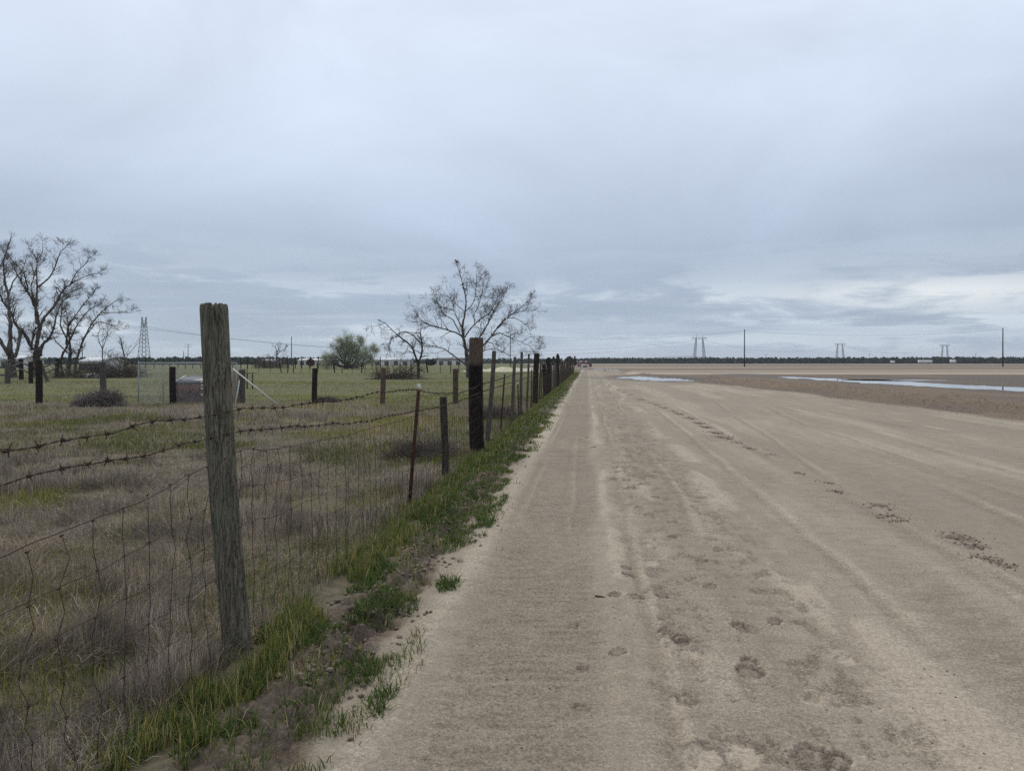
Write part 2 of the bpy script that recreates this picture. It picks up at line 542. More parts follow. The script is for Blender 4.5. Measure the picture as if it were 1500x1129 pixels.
def terrain(x, y, masks=False):
    s = x - SLOPE * np.clip(y, -50, 200)
    near = 1 / (1 + (np.maximum(y, 0) / 60.) ** 2)
    R = road_edge(y)
    past = 1 - sstep(-1.58, -1.42, s + .16 * (fbm(s * 3, y * 3, 3, 5) - .5))
    past = np.where(y > 125, past * (1 - sstep(0, 1, (y - 125) / 40) * (s > -12)), past)
    h = past * (.10 * (fbm(x * .35, y * .35, 3, 1) - .5) + .05 * (fbm(x * 2.2, y * 2.2, 3, 2) - .5)) * (0.35 + .65 * near)
    # raised verge and crumbling soil bank between fence and sand
    wob = .12 * (fbm(y * .9, y * 0 + 3.3, 3, 8) - .5)
    bank = (1 - sstep(-1.36, -1.14, s + wob)) * sstep(-2.6, -1.85, s)
    clod = fbm(x * 12, y * 12, 4, 9, .62)
    h = h + bank * .03 * near
    bsoil = np.exp(-((s + wob + 1.24) / .13) ** 2) * sstep(.38, .6, fbm(x * 1.3, y * .8, 2, 41))
    bs2 = sstep(-1.6, -1.45, s) * (1 - sstep(-1.2, -1.02, s + wob))
    h = h + (bsoil * .14 + bs2 * .15) * (clod - .47) * near
    # gopher hole
    gx, gy = gpt(518, 945)
    dh = ((x - gx) / .055) ** 2 + ((y - gy) / .075) ** 2
    h = h - .16 * np.exp(-dh) + .04 * np.exp(-(((x - gx - .12) / .11) ** 2 + ((y - gy) / .12) ** 2))
    # ----- sand
    road = sstep(-1.12, -.98, s) * (1 - sstep(0, .5, x - R))
    tread = sstep(-.78, -.6, s) * (1 - sstep(-.02, .14, s + .12 * (fbm(s * 2, y * .8, 2, 12) - .5)))
    rip = np.sin(y * 2 * math.pi / .085 + 5 * fbm(s * 4, y * 2, 2, 14)) * sstep(.35, .6, fbm(s * 4 + 9, y * .7, 3, 15))
    h = h + road * near * (.012 * (fbm(s * 1.6, y * .25, 3, 20) - .5) + .012 * (fbm(x * 5, y * 5, 3, 21) - .5))
    h = h + tread * near * (.0045 * rip - .012 + .012 * (fbm(x * 13, y * 17, 2, 22) - .5))
    ridge1 = np.exp(-((s - .20 - .16 * (fbm(y * .55, y * 0 + 7, 3, 24) - .5) - .1 * (fbm(x * 4, y * 4, 3, 25) - .5)) / .055) ** 2) * (.35 + .65 * sstep(.35, .55, fbm(x * 3, y * 1.5, 3, 26)))
    ridge2 = np.exp(-((s - 1.5 - .12 * np.sin(y * .6 + 1)) / .22) ** 2) * sstep(.3, .55, fbm(s * 3, y * .9, 3, 31))
    ridge0 = np.exp(-((s + .87) / .12) ** 2)
    ridge3 = np.exp(-((s - .62 - .05 * np.sin(y * .9)) / .10) ** 2) * sstep(.42, .62, fbm(s * 3 + 5, y * 1.2, 3, 33))
    h = h + road * near * (.014 * ridge1 + .012 * ridge2 + .012 * ridge0 + .008 * ridge3)
    pale = np.clip(.95 * ridge1 * sstep(.3, .5, fbm(s, y * .8, 3, 35)) + .7 * ridge2 + .6 * ridge0 + .6 * ridge3, 0, 1)
    smooth = sstep(2.0, 3.6, s)
    tl = np.zeros_like(h)
    td = np.zeros_like(h)
    for k, (a_, b_, w_) in enumerate(((3.41, .218, .07), (4.45, .16, .05), (5.5, .154, .09), (8.1, .148, .10), (6.6, .19, .06), (9.6, .10, .12), (2.35, .20, .05), (1.85, .125, .05),
                                      (2.9, .112, .06), (1.0, .112, .04), (.42, .108, .035), (-.62, .106, .04), (-.15, .104, .04), (11.2, .06, .12), (7.3, .115, .07))):
        u_ = x - a_ - b_ * y - .10 * (fbm(y * .35, y * 0 + k, 2, 200 + k) - .5) - .05 * (fbm(x * 5, y * 3, 2, 220) - .5)
        m_ = sstep(.36, .6, fbm(x * .8 + k, y * .22, 3, 240 + k))
        tl = np.maximum(tl, np.exp(-(u_ / w_) ** 2) * m_)
        td = np.maximum(td, np.exp(-((u_ + 1.9 * w_) / (w_ * .9)) ** 2) * m_)
    h = h + road * near * (.010 * tl - .008 * td)
    pale = np.clip(pale + (.32 + .2 * (s < 1.5)) * tl, 0, 1)
    pale = np.clip(pale + .16 * smooth + .35 * sstep(.5, .7, fbm(s * .9, y * .12, 4, 36)) * (1 - tread), 0, 1)
    damp = tread * np.clip(.5 + .5 * (fbm(x * 2, y * 1.2, 3, 37) - .5) + .17 * rip, 0, 1)
    mid_t = sstep(.28, .4, s) * (1 - sstep(1.05, 1.3, s))
    damp = np.maximum(damp, .30 * mid_t * sstep(.35, .6, fbm(x * 1.7, y * .9, 3, 38)))
    damp = np.maximum(damp, .38 * sstep(1.7, 2.0, s) * (1 - sstep(2.2, 3.2, s)) * sstep(.45, .65, fbm(x * 1.2, y * .5, 3, 39)) )
    damp = np.maximum(damp, .25 * smooth * sstep(.5, .7, fbm(s * 1.1 + 4, y * .16, 4, 43)))
    damp = np.maximum(damp, .45 * td)
    dp = np.zeros_like(h)
    for (px_, py_, r, k) in PRINTS:
        cx, cy = gpt(px_, py_)
        r = r * .82
        ry = r * 1.3
        sel = (np.abs(x - cx) < 3 * r) & (np.abs(y - cy) < 4 * r)
        if not sel.any():
            continue
        a = (px_ * 7 % 5 - 2) * .22
        ux = (x[sel] - cx) * math.cos(a) + (y[sel] - cy) * math.sin(a)
        uy = -(x[sel] - cx) * math.sin(a) + (y[sel] - cy) * math.cos(a)
        nz = fbm(x[sel] * 22, y[sel] * 22, 3, 50 + px_ % 17)
        d = np.sqrt((ux / r) ** 2 + (uy / ry) ** 2) + .45 * (nz - .5)
        if k == 1:      # sharp fresh print: wall groove with raised frog
            an = np.arctan2(uy, ux)
            arc = sstep(-.55, .35, np.cos(an - (px_ * 13 % 7)) + .6 * (nz - .3))
            gro = np.exp(-((d - .92) / .17) ** 2) * (.45 + .55 * arc)
            h[sel] += -.016 * gro - .005 * (1 - sstep(.7, 1.0, d)) + .005 * np.exp(-((d - 1.3) / .18) ** 2)
            dp[sel] = np.maximum(dp[sel], np.clip(1.3 * gro + .40 * (1 - sstep(.6, 1., d)), 0, 1))
            pale[sel] = np.clip(pale[sel] + .25 * np.exp(-((d - 1.3) / .2) ** 2), 0, 1)
        elif k == 2:
            h[sel] += -.012 * (1 - sstep(.7, 1.0, d)) + .008 * np.exp(-((d - 1.1) / .2) ** 2)
            pale[sel] = np.clip(pale[sel] + .9 * np.exp(-((d - 1.1) / .22) ** 2), 0, 1)
        else:           # old print filled with dry blown sand
            h[sel] += -.010 * (1 - sstep(.6, 1.1, d))
            pale[sel] = np.clip(pale[sel] + 1.0 * (1 - sstep(.75, 1.05, d)), 0, 1)
            damp[sel] *= sstep(.7, 1.1, d)
            dp[sel] = np.maximum(dp[sel], .5 * np.exp(-((d - 1.2) / .15) ** 2) * (uy > 0))
    for (px_, py_, rx, ry) in SCUFF:
        cx, cy = gpt(px_, py_)
        ry = ry * 2.6
        sel = (np.abs(x - cx) < 3 * rx) & (np.abs(y - cy) < 4 * ry)
        nz = fbm(x[sel] * 34, y[sel] * 20, 4, 70 + px_ % 13, .65)
        d = np.sqrt(((x[sel] - cx) / rx) ** 2 + ((y[sel] - cy) / ry) ** 2) + 2.6 * (nz - .47)
        v = 1 - sstep(.6, .85, d)
        h[sel] += v * (.03 * (nz - .6))
        dp[sel] = np.maximum(dp[sel], v * .55)
    for (px_, py_) in TRAIL:
        cx, cy = gpt(px_, py_)
        sel = (np.abs(x - cx) < .5) & (np.abs(y - cy) < 1.5)
        nz = fbm(x[sel] * 9, y[sel] * 5, 3, 90)
        d = np.sqrt(((x[sel] - cx) / .15) ** 2 + ((y[sel] - cy) / .42) ** 2) + 1.2 * (nz - .5)
        v = 1 - sstep(.4, .95, d)
        h[sel] += v * -.02
        dp[sel] = np.maximum(dp[sel], v * .9)
    dpm = dp.copy()
    # a scatter of older prints along the walked strip
    wk = sstep(.15, .45, s) * (1 - sstep(1.2, 1.6, s))
    oldp = np.maximum(sstep(.66, .72, fbm(x * 9, y * 6, 3, 55)), .7 * sstep(.66, .71, fbm(x * 13 + 4, y * 7, 2, 57))) * wk
    h = h - oldp * .012 * near
    dp = np.maximum(dp, oldp * .65 * (1 - sstep(9, 30, y)))
    wk2 = np.exp(-((s - .55 - .02 * y) / .55) ** 2) * sstep(5, 9, y)
    oldq = sstep(.62, .68, fbm(x * 7.0, y * 3.2, 3, 56)) * wk2
    h = h - oldq * .014 * near
    dp = np.maximum(dp, oldq * .7)
    damp = np.clip(np.maximum(damp * .8, dp), 0, 1)
    # curved tyre line farther off
    # ----- right-hand bank and tilled field
    f = x - R
    fieldm = sstep(-1.2, .1, f + 1.4 * (fbm(x * .5, y * .3, 3, 64) - .5))
    bh = .40 * np.exp(-((f - 1.0) / .62) ** 2) * (1 - .6 * sstep(55, 75, y))
    h = h + bh * (0.6 + 1.1 * (fbm(x * 2.3, y * 1.7, 4, 60, .6) - .3))
    tilled = sstep(.2, 1.2, f) * (1 - sstep(84, 88, y))
    h = h + tilled * .07 * (fbm(x * 1.6, y * 1.6, 4, 61) - .5) * (1 / (1 + (np.maximum(y, 0) / 110.) ** 2))
    soil = fieldm * (.95 + .5 * (fbm(x * .25, y * .10, 3, 62) - .5))
    cross_road = sstep(83, 87, y) * (1 - sstep(97, 103, y)) * (s > 5)
    soil = soil * (1 - .85 * cross_road)
    far_t = sstep(103, 110, y)
    bands = fbm(x * .004 + 3, y * .035, 4, 63)
    soil = np.where((y > 103) & (x > R), np.clip(.60 + 2.4 * (bands - .5), .15, .98), soil)
    soil = np.maximum(soil, bsoil * .95 * (s < -.9))
    soil = np.maximum(soil, .92 * sstep(-1.75, -1.5, s) * (1 - sstep(-1.16, -1.0, s + wob + .25 * (fbm(x * 3, y * 2, 3, 45) - .5))))
    pale = np.maximum(pale, cross_road * .75)
    mud_shade = np.zeros_like(h)
    for (cx, cy, ax, ay, zl) in PUD:
        d = ((x - cx) / ax) ** 2 + ((y - cy) / ay) ** 2
        nz = fbm(x * .9, y * .45, 4, 80) - .5
        e = np.sqrt(d) + .9 * nz
        w = 1 - sstep(.75, 1.25, e)
        h = h * (1 - w) + w * (zl - .05)
        mud_shade = np.maximum(mud_shade, (1 - sstep(.95, 2.3, np.sqrt(d) + 1.3 * nz)) * .9)
    if not masks:
        return h
    wetf = sstep(3.0, 9.0, f) * (1 - sstep(78, 84, y)) * sstep(.33, .6, fbm(x * .16, y * .05, 3, 66)) * (1 - sstep(48, 70, x))
    mud_shade = np.maximum(mud_shade, .8 * wetf)
    mud_shade = np.maximum(mud_shade, .55 * sstep(-.9, -.1, f) * (1 - sstep(.2, .9, f)) * sstep(.35, .6, fbm(x * 1.2, y * .5, 3, 68)) * (y < 80))  # dark shading on the bank's road-side flank, painted in as patchy colour
    darkb = sstep(.5, .66, fbm(x * .006 + 7, y * .05, 3, 67)) * (y > 103) * (f > 0)
    mud_shade = np.maximum(mud_shade, .6 * darkb)
    green = past * np.clip(sstep(24, 30, y) * (.55 + .9 * (fbm(x * .05 + 2, y * .10, 3, 83) - .3)) + .25, 0, 1)
    mud_shade = np.maximum(mud_shade, np.clip(dpm * .75, 0, .6) * road)
    mud_shade = np.maximum(mud_shade, .8 * sstep(-1.62, -1.45, s) * (1 - sstep(-1.2, -1.05, s + wob)) * sstep(.22, .5, fbm(x * 6, y * 5, 3, 46)))
    return h, pale * road + cross_road * .7, damp * road, np.clip(soil, 0, 1), past, mud_shade, green


def tz(x, y):
    return float(terrain(np.array([float(x)]), np.array([float(y)]))[0])


def axis_cols():
    a = list(np.arange(-2.45, -1.3, .028)) + list(np.arange(-1.3, 2.6, .0135)) + list(np.arange(2.6, 4.6, .028))
    st, v = .03, a[-1]
    while v < 8500:
        st *= 1.08 if v < 40 else 1.2
        st = min(st, .2) if v < 17 else (min(st, .8) if v < 32 else st)
        v += st
        a.append(v)
    st, v = .03, a[0]
    left = []
    while v > -8500:
        st *= 1.11
        v -= st
        left.append(v)
    return np.array(left[::-1] + a)


def axis_rows():
    a = list(np.linspace(-9, 2.1, 40))
    v = 2.1
    while v < 9000:
        v += max(.0064 * v if v < 22 else (.011 * v if v < 110 else .05 * v), .012)
        a.append(v)
    return np.array(a)


cs, rs = axis_cols(), axis_rows()
S_, Y_ = np.meshgrid(cs, rs)
X_ = S_ + SLOPE * np.clip(Y_, -50, 200)
xf, yf = X_.ravel(), Y_.ravel()
hz, pale, damp, soil, past, mud_shade, green = terrain(xf, yf, True)
gv = np.stack([xf, yf, hz], 1)
NC, NR = len(cs), len(rs)
ii = np.arange(NC * NR).reshape(NR, NC)
quads = np.stack([ii[:-1, :-1], ii[:-1, 1:], ii[1:, 1:], ii[1:, :-1]], -1).reshape(-1, 4)
qs = S_.ravel()[quads].mean(1)
qx = xf[quads].mean(1)
qy = yf[quads].mean(1)
zone = np.where(qs < -1.0, 0, np.where(qx < road_edge(qy), 1, 2))
zone = np.where((qy > 260) & (zone == 1), 2, zone)
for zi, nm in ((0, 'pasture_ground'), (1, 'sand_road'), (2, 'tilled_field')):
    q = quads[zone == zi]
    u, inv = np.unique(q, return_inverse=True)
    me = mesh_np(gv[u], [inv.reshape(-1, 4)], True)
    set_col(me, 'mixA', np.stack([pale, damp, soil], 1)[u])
    set_col(me, 'mixB', np.stack([past, mud_shade, green], 1)[u])
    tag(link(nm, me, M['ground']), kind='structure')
print('ground verts', NC, NR, NC * NR)

for (cx, cy, ax, ay, zl) in PUD:
    k = 40
    th = np.arange(k) * 2 * math.pi / k
    v = np.stack([cx + np.cos(th) * ax * 1.5, cy + np.sin(th) * ay * 1.5, np.full(k, zl)], 1)
    tag(link('puddle', mesh_np(v, [np.arange(k)[None]]), M['water']), kind='structure')

# far hills
hx = np.linspace(500, 3800, 60)
hv, hq = [], []
prof = 6 + 62 * np.exp(-((hx - 2000) / 420) ** 2) + 34 * np.exp(-((hx - 1350) / 380) ** 2) + 18 * np.exp(-((hx - 2800) / 400) ** 2)
prof += 6 * fbm(hx / 160, hx * 0, 3, 4)
prof[0] = prof[-1] = 0
for r_, (yy, k) in enumerate(((7600, 0), (7800, .6), (8000, 1.), (8250, .5), (8500, 0.))):
    for x_, p_ in zip(hx, prof):
        hv.append((x_, yy + 40 * math.sin(x_ * .01), p_ * k - 1))
hi = np.arange(5 * 60).reshape(5, 60)
hq = np.stack([hi[:-1, :-1], hi[:-1, 1:], hi[1:, 1:], hi[1:, :-1]], -1).reshape(-1, 4)
tag(link('hills', mesh_np(hv, [hq], True), M['hill']), kind='structure')


# ------------------------------------------------------------------ posts
def post_mesh(h, r0, r1, lean=(0, 0), seed=0, sides=20, rings=14, bury=.25, rough=.06, chip=.02, square=0.):
    """a weathered post: uneven round section, shallow splits, worn top"""
    zs = np.concatenate([np.linspace(-bury, h - .03, rings), [h - .008, h]])
    th = np.arange(sides) * 2 * math.pi / sides
    v = []
    for i, z in enumerate(zs):
        t = np.clip(z / h, 0, 1)
        r = r0 + (r1 - r0) * t
        if i == len(zs) - 1:
            r *= .86
        elif i == len(zs) - 2:
            r *= .97
        nz = fbm(np.cos(th) * 1.6 + seed * 3.1, np.sin(th) * 1.6 + z * .35, 3, seed) - .5
        cr = fbm(np.cos(th) * 2.1 + seed, np.sin(th) * 2.1 + z * .55, 3, seed + 5)
        fi = fbm(np.cos(th) * 9 + seed, np.sin(th) * 9 + z * 1.3, 2, seed + 2) - .5
        rr = r * (1 + rough * .9 * nz + rough * .55 * fi - rough * .9 * np.exp(-((cr - .5) / .035) ** 2))
        if square:
            rr = rr * (1 + square * (1 / np.maximum(np.abs(np.cos(th)), np.abs(np.sin(th))) - 1.15))
        zz = np.full(sides, z)
        if i >= len(zs) - 2:
            zz = zz - chip * np.maximum(fbm(np.cos(th) * 6 + seed, np.sin(th) * 6, 3, seed + 9) - .45, 0)
        bow = .012 * math.sin(z * 2.2 + seed)
        v.append(np.stack([rr * np.cos(th) + lean[0] * z / h + bow, rr * np.sin(th) + lean[1] * z / h, zz], 1))
    v = np.concatenate(v)
    k = len(zs)
    ii = np.arange(k * sides).reshape(k, sides)
    a, b = ii[:-1], np.roll(ii[:-1], -1, 1)
    d, c = ii[1:], np.roll(ii[1:], -1, 1)
    q = np.stack([a, b, c, d], -1).reshape(-1, 4)
    # top with an inner ring so the end grain dips
    top = v[ii[-1]]
    cen = top.mean(0)
    inner = cen + (top - cen) * .5 + np.array([0, 0, -.004])
    v = np.concatenate([v, inner, cen[None] + np.array([[0, 0, -.008]])])
    n0 = k * sides
    it = n0 + np.arange(sides)
    q2 = np.stack([ii[-1], np.roll(ii[-1], -1), np.roll(it, -1), it], -1)
    t2 = np.stack([it, np.roll(it, -1), np.full(sides, n0 + sides)], -1)
    me = mesh_np(v, [np.concatenate([q, q2]), t2], True)
    return me


def tpost_mesh(h, lean=(0, 0), w=.036, bury=.2):
    """rolled steel T-post with studs"""
    b = MB()
    a0 = np.array((-lean[0] * bury / h, -lean[1] * bury / h, -bury))
    a1 = np.array((lean[0], lean[1], h))
    d = (a1 - a0) / np.linalg.norm(a1 - a0)
    b.beam(a0, a1, w, .007, up=(0, -1, 0))
    o = np.array((0, .018, 0))
    b.beam(a0 + o, a1 + o, .007, .034, up=(0, -1, 0))
    for z in np.arange(.15, h - .05, .055):
        c = d * z / d[2]
        b.box(c[0] - .006, c[0] + .006, c[1] - .012, c[1] - .004, z - .008, z + .008)
    return b.mesh()


fence = tag(empty('wire_fence', (S_FENCE, 0, 0)), 'rusty barbed and woven wire fence running along the sand road on uneven posts', 'fence')


def fpos(Y, off=0.):
    return S_FENCE + off + SLOPE * Y


def fence_post(Y, kind, h, r=.05, lean=(0, 0), mat='post_grey', seed=0, label=None, **kw):
    z = tz(fpos(Y), Y)
    h = h - z
    if kind == 'wood':
        o = link('wooden_post', post_mesh(h, r * 1.02, r, lean, seed, **kw), M[mat], fence)
    elif kind == 'stake':
        o = link('wooden_stake', post_mesh(h, r * 1.05, r * .9, lean, seed, sides=10, rings=8, rough=.04, square=.6), M[mat], fence)
    else:
        o = link('steel_post', tpost_mesh(h, lean), M['rust'], fence)
        t = MB()
        t.beam((lean[0] * .93, lean[1] * .93 - .0005, h * .955), (lean[0] * 1.002, lean[1] * 1.002 - .0005, h * 1.003), .0385, .0095, up=(0, -1, 0))
        t.beam((lean[0] * .93, lean[1] * .93 + .018, h * .955), (lean[0] * 1.002, lean[1] * 1.002 + .018, h * 1.003), .0095, .036, up=(0, -1, 0))
        p = t.build('painted_tip', M['white_paint'], o)
    o.location = (fpos(Y) - S_FENCE + (.03 if Y == 3.63 else 0), Y, z)
    if label:
        o['label'] = label
    return o


fence_post(3.63, 'wood', 1.80, .069, (-.135, .02), 'post_green', 3, 'thick grey-green weathered round post leaning left in the foreground',
           sides=72, rings=60, rough=.05, chip=.05)
fence_post(.55, 'wood', 1.7, .075, (.02, 0), 'post_green', 8, sides=24, rings=20)
fence_post(7.26, 'steel', 1.27, .03, (.10, .0), label='rusty leaning steel T post with white painted tip')
fence_post(9.05, 'wood', 1.06, .047, (-.01, 0), 'post_umber', 14, 'short dark brown round post beside the leaning steel post')
fence_post(11.65, 'wood', 1.90, .118, (0, 0), 'post_dark_top', 21, 'thick black creosoted post with weathered brown top', sides=36, rings=30)
fence_post(12.9, 'stake', 1.70, .047, (.13, 0), 'post_grey', 31)
fence_post(14.9, 'steel', 1.30, .03, (.09, 0))
fence_post(17.0, 'stake', 1.62, .045, (.10, 0), 'post_grey', 33)
fence_post(18.9, 'steel', .95, .03, (-.03, 0))
fence_post(19.6, 'stake', 1.78, .045, (0, 0), 'post_grey', 35)
fence_post(21.5, 'stake', 1.75, .038, (.04, 0), 'post_grey', 36)
fence_post(23.0, 'steel', 1.3, .03, (.02, 0))
fence_post(24.8, 'wood', 1.80, .10, (.05, 0), 'post_dark', 41, 'broad black creosoted post farther along the fence')
fence_post(27.2, 'stake', 1.6, .045, (.03, 0), 'post_grey', 42)
fence_post(28.4, 'steel', 1.25, .03, (0, 0))
fence_post(30.9, 'wood', 1.42, .09, (-.08, 0), 'post_dark', 43)
fence_post(33.3, 'wood', 1.66, .105, (0, 0), 'post_dark', 44)
for k, Y in enumerate((36., 38.5, 40.5)):
    fence_post(Y, 'stake', 1.45 + .1 * (k % 2), .055, (.02 * k, 0), 'post_grey', 50 + k)
fence_post(42.8, 'wood', 1.62, .13, (0, 0), 'post_dark', 55)
for k, Y in enumerate((45., 47.5, 49.6, 51.7, 54.2, 57., 60, 63., 66.5, 70., 74., 79., 84., 90., 96.)):
    fence_post(Y, 'stake' if k % 4 else 'wood', 1.35 + .25 * rng.random(), .055 + .02 * rng.random(), (.1 * (rng.random() - .5), 0),
               ('post_grey', 'post_brown', 'post_grey', 'post_dark')[k % 4], 60 + k)

near_post = [o for o in fence.children if o.name.startswith('wooden_post') and abs(o.location.y - 3.63) < .01][0]
for zz in (1.26, 1.145, 1.055, .86, .675, .50, .35):
    tt = zz / 1.8
    MB().tube([(-.135 * tt + .050, -.056, zz - .012), (-.135 * tt + .054, -.066, zz), (-.135 * tt + .050, -.056, zz + .012)], .0022, 5).build('staple', M['rust'], near_post)

# wires: heights measured along the fence, (distance, height)
TOPW = [(.5, 1.25), (2.2, 1.235), (3.0, 1.255), (3.63, 1.265), (4.1, 1.245), (4.97, 1.237), (6.3, 1.235), (7.26, 1.215), (8.2, 1.14), (9.6, 1.075), (10.6, 1.09),
        (11.65, 1.13), (14, 1.15), (17, 1.2), (24.8, 1.2), (33, 1.2), (43, 1.2), (70, 1.15), (96, 1.15)]
SECW = [(.5, 1.16), (2.2, 1.132), (3.63, 1.146), (4.4, 1.10), (5.27, 1.045), (6.2, 1.02), (7.26, 1.0), (8.5, .97), (9.6, .965), (11.65, 1.0), (17, 1.03), (24.8, 1.05),
        (43, 1.05), (96, 1.0)]
WOVT = [(.5, .98), (1.5, .90), (2.2, .91), (2.6, .945), (3.0, .99), (3.38, 1.03), (3.63, 1.06), (3.85, 1.02), (4.2, .995), (4.6, .975), (5.27, .968), (6.3, .958), (7.26, .955),
        (9.05, .90), (11.65, .95), (17, .93), (24.8, .95), (43, .95), (96, .92)]
FRAC = [1., .81, .635, .47, .33, .19, .07]


def zline(tab, Y):
    a = np.array(tab)
    return np.interp(Y, a[:, 0], a[:, 1])


def wire_path(tab, Ys, seed, amp=.006, frac=1., off=.072):
    z = zline(tab, Ys) * frac
    z = z + amp * 2 * (fbm(Ys * 3.5, Ys * 0 + seed, 3, seed) - .5) * 2
    g0 = terrain(fpos(Ys), Ys) if frac < .2 else 0
    x = fpos(Ys, off) - S_FENCE + .02 * (fbm(Ys * 1.5, Ys * 0 + seed * 2., 2, seed + 3) - .5)
    return np.stack([x, Ys, z + g0], 1)


Yw = np.concatenate([np.arange(.5, 12, .03), np.arange(12, 30, .1), np.arange(30, 96.1, .4)])
barb = MB()
coil = [(0.0052 * math.cos(t), (t / 9. - .7) * .012, .0052 * math.sin(t)) for t in np.linspace(0, 4 * math.pi, 14)]
barb.tube(coil, .0024, 4)
for sx, sz, sy in ((1, .55, .006), (-1, -.5, .005), (.45, -1, -.005), (-.5, 1, -.006)):
    d = np.array((sx, sy * 25, sz))
    d /= np.linalg.norm(d)
    barb.tube([(0, sy, 0), d * .010 + (0, sy, 0), d * .021 + (0, sy, 0)], [.0024, .0022, .0009], 4)
barb_me = barb.mesh()
barb_me.materials.append(M['wire'])
nbarb = 0
for wi, tab in enumerate((TOPW, SECW)):
    p = wire_path(tab, Yw, 3 + wi, .007)
    b = MB()
    ph = Yw * 2 * math.pi / .085
    near_i = Yw <= 12.01
    for sgn in (1, -1):          # two twisted strands near by, one thick strand beyond
        q = p[near_i].copy()
        q[:, 0] += sgn * .0022 * np.cos(ph[near_i])
        q[:, 2] += sgn * .0022 * np.sin(ph[near_i])
        b.tube(q, .0019, 5)
    b.tube(p[~near_i], .0032, 4)
    o = b.build('barbed_wire', M['wire'], fence)
    o['label'] = ('slack top strand of rusty barbed wire', 'second strand of rusty barbed wire')[wi]
    far = MB()
    Y = .6 + .05 * wi
    while Y < 60:
        z = np.array([np.interp(Y, Yw, p[:, i]) for i in range(3)])
        if Y < 15:
            c = link('barb', barb_me, None, o)
            c.location = z
            c.rotation_euler = (rng.random() * .5, rng.random() * 6.28, -math.atan(SLOPE) + .2 * (rng.random() - .5))
            c.scale = [(.85 + .35 * rng.random())] * 3
        else:
            far.tube([z + (-.014, 0, .012), z + (.014, 0, -.012)], .003, 3)
        Y += .118 * (.8 + .4 * rng.random())
    fo = far.build('far_barbs', M['wire'], o)
    fo['kind'] = 'stuff'
for k, fr in enumerate(FRAC):
    p = wire_path(WOVT, Yw, 11 + k, .010 if k < 3 else .014, fr)
    b = MB()
    b.tube(p, np.where(Yw < 12, .0017 if k else .0022, .0018), 4)
    b.build('line_wire', M['wire'], fence)
stay_far = MB()
Y, cnt = 1.0, 0
while Y < 95:
    ztop = float(zline(WOVT, Y))
    pts = []
    dyk = 0.
    jit = .03 if Y < 12 else .02
    for k, fr in enumerate(FRAC):
        pts.append((fpos(Y + dyk, .074) - S_FENCE + .012 * (rng.random() - .5), Y + dyk, ztop * fr + .004 * (rng.random() - .5)))
        if k < len(FRAC) - 1 and Y < 12:
            mz = (fr + FRAC[k + 1]) / 2
            md = dyk + .045 * (rng.random() - .5) * (1.7 if k < 2 else 1)
            pts.append((fpos(Y + md, .074) - S_FENCE, Y + md, ztop * mz + .015 * (rng.random() - .5)))
        dyk += jit * (rng.random() - .5) * 1.6
    r = .0015 if Y < 12 else .0016
    if cnt < 290:
        b = MB()
        b.tube(pts, r, 4)
        for (x0, y0, z0) in pts[::2] if Y < 9 else []:      # wrapped knots where stay and line wire meet
            b.tube([(x0, y0 - .008, z0), (x0, y0 + .008, z0 + .001)], .0034, 5)
        b.build('stay_wire', M['wire'], fence)
    else:
        stay_far.tube(pts, r, 3)
    cnt += 1
    Y += .152 * (1 + .08 * (rng.random() - .5))
stay_far.build('far_stay_wires', M['wire'], fence)['kind'] = 'stuff'
# loose wire coil hanging on the black post
b = MB()
for k in range(5):
    t = np.linspace(0, 5.2 + rng.random(), 20)
    cx, cz, rx, rz = .0, .62 + .04 * k, .10 + .02 * rng.random(), .24 + .05 * rng.random()
    b.tube(np.stack([cx + rx * np.cos(t), -.135 - .012 * np.sin(t * 1.7), cz + rz * np.sin(t)], 1) + (fpos(11.65) - S_FENCE, 11.65, 0), .0022, 4)
b.build('tie_wire', M['wire'], fence)


